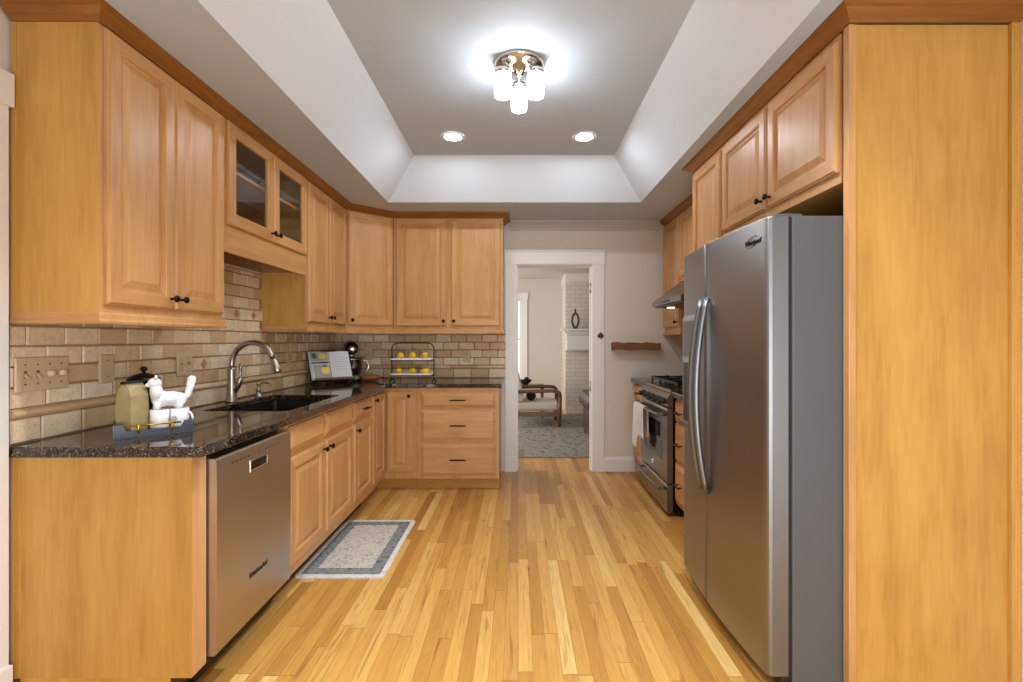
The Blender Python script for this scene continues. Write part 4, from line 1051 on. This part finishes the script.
# fireplace
r = thing('fireplace', 'white painted brick fireplace breast beyond the doorway', 'fireplace', (1.7, 8.55, 0))
b = B(); b.box(.83, 1.25, 8.55, 9.298, 0, 2.30); b.box(2.15, 2.6, 8.55, 9.298, 0, 2.30); b.box(1.25, 2.15, 8.55, 9.298, .85, 2.30); b.box(1.25, 2.15, 8.95, 9.298, 0, .85); b.build('brick_breast', 'brick', r, True)
b = B(); b.box(.822, 2.608, 8.535, 9.298, 2.3005, 2.4445); b.build('cornice_band', 'paint_trim', r, True)
b = B(); b.box(1.26, 2.14, 8.92, 8.949, .001, .845); b.build('firebox', 'black_plastic', r, True)
b = B(); b.prism([(8.549, 1.11), (8.36, 1.11), (8.355, 1.125), (8.36, 1.36), (8.34, 1.375), (8.33, 1.42), (8.28, 1.445), (8.28, 1.475), (8.549, 1.475)], 'x', .835, 2.6)
b.box(.735, 2.70, 8.27, 8.549, 1.445, 1.476); b.box(.79, 2.64, 8.32, 8.549, 1.40, 1.445); b.build('mantel', 'paint_trim', r, True)
# vase: flattened loop
r = thing('loop_vase', 'dark bronze vase with an open loop body on the mantel', 'vase', (.985, 8.42, 1.4765))
b = B(); pts = [(.055*math.sin(t)*(1 if math.cos(t) < .2 else 1-.25*(math.cos(t)-.2)), 0, .14-.125*math.cos(t)) for t in [2*PI*k/28 for k in range(29)]]
b.tube(pts, [.019]*29, 10, cap=False); b.lathe([(.045, 0), (.045, .006), (.02, .018)], seg=16, sy=.6); b.build('loop_body', 'vase', r)
b = B(); b.lathe([(.022, .255), (.018, .285), (.014, .32), (.019, .34)], seg=14); b.build('neck', 'vase', r)
# framed picture on the breast
r = thing('picture_frame', 'dark framed picture on the fireplace breast', 'picture', (1.7, 8.53, 1.6))
b = B(); X0, X1, Z0, Z1 = 1.262, 2.15, 1.61, 2.18
b.box(X0, X0+.035, 8.515, 8.549, Z0, Z1); b.box(X1-.035, X1, 8.515, 8.549, Z0, Z1); b.box(X0+.035, X1-.035, 8.515, 8.549, Z0, Z0+.035); b.box(X0+.035, X1-.035, 8.515, 8.549, Z1-.035, Z1); b.build('frame', 'vase', r, True)
b = B(); b.box(X0+.035, X1-.035, 8.535, 8.549, Z0+.035, Z1-.035); b.build('canvas', 'print_grey', r, True)
# armchair facing +X
r = thing('armchair', 'low wooden armchair with cream cushions in the living room', 'chair', (.25, 7.5, .0125))
yN, yF = -.34, .34
for y, nm in ((yN, 0), (yF, 1)):
    b = B(); pth = [(-.46, y, .46), (-.40, y, .50), (-.2, y, .518), (.05, y, .525), (.25, y, .53), (.32, y, .522), (.355, y, .495), (.365, y, .45)]
    for a, c in zip(pth, pth[1:]): pass
    b.tube(pth, .028, 8); b.build('armrest', 'walnut', r)
    b = B(); b.tube([(.365, y, .46), (.36, y, .25), (.35, y, .003)], [.028, .030, .025], 8); b.build('leg', 'walnut', r)
    b = B(); b.tube([(-.45, y, .47), (-.44, y, .25), (-.48, y, .006)], [.028, .030, .024], 8); b.build('leg', 'walnut', r)
    b = B(); b.box(-.46, .36, y-.016, y+.016, .155, .225, bev=.004); b.build('side_rail', 'walnut', r)
b = B(); b.box(.33, .362, yN+.018, yF-.018, .16, .225, bev=.004); b.build('front_rail', 'walnut', r)
b = B(); b.box(-.33, .35, -.305, .305, .228, .36, bev=.04); b.build('seat_cushion', 'cream', r)
b = B()
b.prism([(-.20, .365), (-.16, .40), (-.245, .79), (-.285, .83), (-.36, .82), (-.37, .78), (-.30, .37)], 'y', -.30, .30)
bmesh.ops.bevel(b.bm, geom=b.bm.edges[:], offset=.012, segments=2, affect='EDGES'); b.build('back_cushion', 'cream', r)
b = B(); b.tube([(-.30, yN+.05, .23), (-.42, yN+.05, .80)], .02, 8); b.tube([(-.30, yF-.05, .23), (-.42, yF-.05, .80)], .02, 8); b.tube([(-.42, yN+.05, .79), (-.42, yF-.05, .79)], .02, 8); b.build('back_frame', 'walnut', r)
r = thing('lumbar_pillow', 'small black round pillow on the armchair seat', 'pillow', (.195, 7.37, .376))
b = B(); b.ball((0, 0, .07), .1, (.75, .9, .7)); b.build('pillow_cover', 'black_fabric', r)
# side table beyond the chair with a dark bowl
r = thing('side_table', 'small dark wooden side table behind the armchair', 'table', (.20, 8.15, .0125))
b = B(); b.prism(rrect(-.24, .24, -.2, .2, .02), 'z', .50, .53); b.build('table_top', 'walnut', r)
for x in (-.2, .2):
    for y in (-.16, .16): b = B(); b.tube([(x, y, .4995), (x, y, 0)], [.02, .014], 8); b.build('leg', 'walnut', r)
b = B(); b.lathe([(.04, 0), (.045, .01), (.10, .06), (.11, .085), (.10, .083), (.04, .02)], seg=20); b.ball((.02, 0, .085), .045); o = b.build('bowl', 'black_fabric')
o.location = (.12, 8.12, .5425); tag(o, 'dark bowl on the side table behind the armchair', 'bowl')
# sofa with rolled arms
r = thing('leather_sofa', 'dark tufted leather sofa with a rolled arm at the right of the doorway', 'sofa', (1.8, 6.35, .0125))
def rolled(x0, sgn):
    b = B(); cx = x0+sgn*.115
    prof = [(cx+.115*math.cos(t)*1.0, .475+.115*math.sin(t)) for t in [PI*1.30-k*PI*1.6/18 for k in range(19)]] if sgn > 0 else [(cx+.115*math.cos(t), .475+.115*math.sin(t)) for t in [PI*1.30-k*PI*1.6/18 for k in range(19)]]
    prof = prof+[(cx+.07, .36), (cx+.08, .05), (cx-.055, .05), (cx-.055, .36)]
    b.prism(prof, 'y', -.42, .46)
    for f in b.bm.faces: f.smooth = False
    for k in range(7): b.ball((cx-sgn*.106, -.36+k*.125, .43), .012, seg=8); b.ball((cx-sgn*.06, -.30+k*.125, .575), .012, seg=8)
    b.build('arm', 'leather', r)
rolled(-.955, 1); rolled(.955, -1)
b = B(); b.box(-.75, .75, -.42, .44, .05, .30, bev=.02); b.build('base', 'leather', r)
b = B(); b.box(-.75, .75, -.42, -.22, .30, .58, bev=.05); b.build('back', 'leather', r)
for x0 in (-.745, .005): b = B(); b.box(x0, x0+.74, -.215, .45, .302, .43, bev=.03); b.build('seat_cushion', 'leather', r)
for x in (-.86, .86):
    for y in (-.36, .40): b = B(); b.lathe([(.03, 0), (.035, .03), (.03, .0495)], c=(x, y, 0), seg=12); b.build('foot', 'walnut', r)
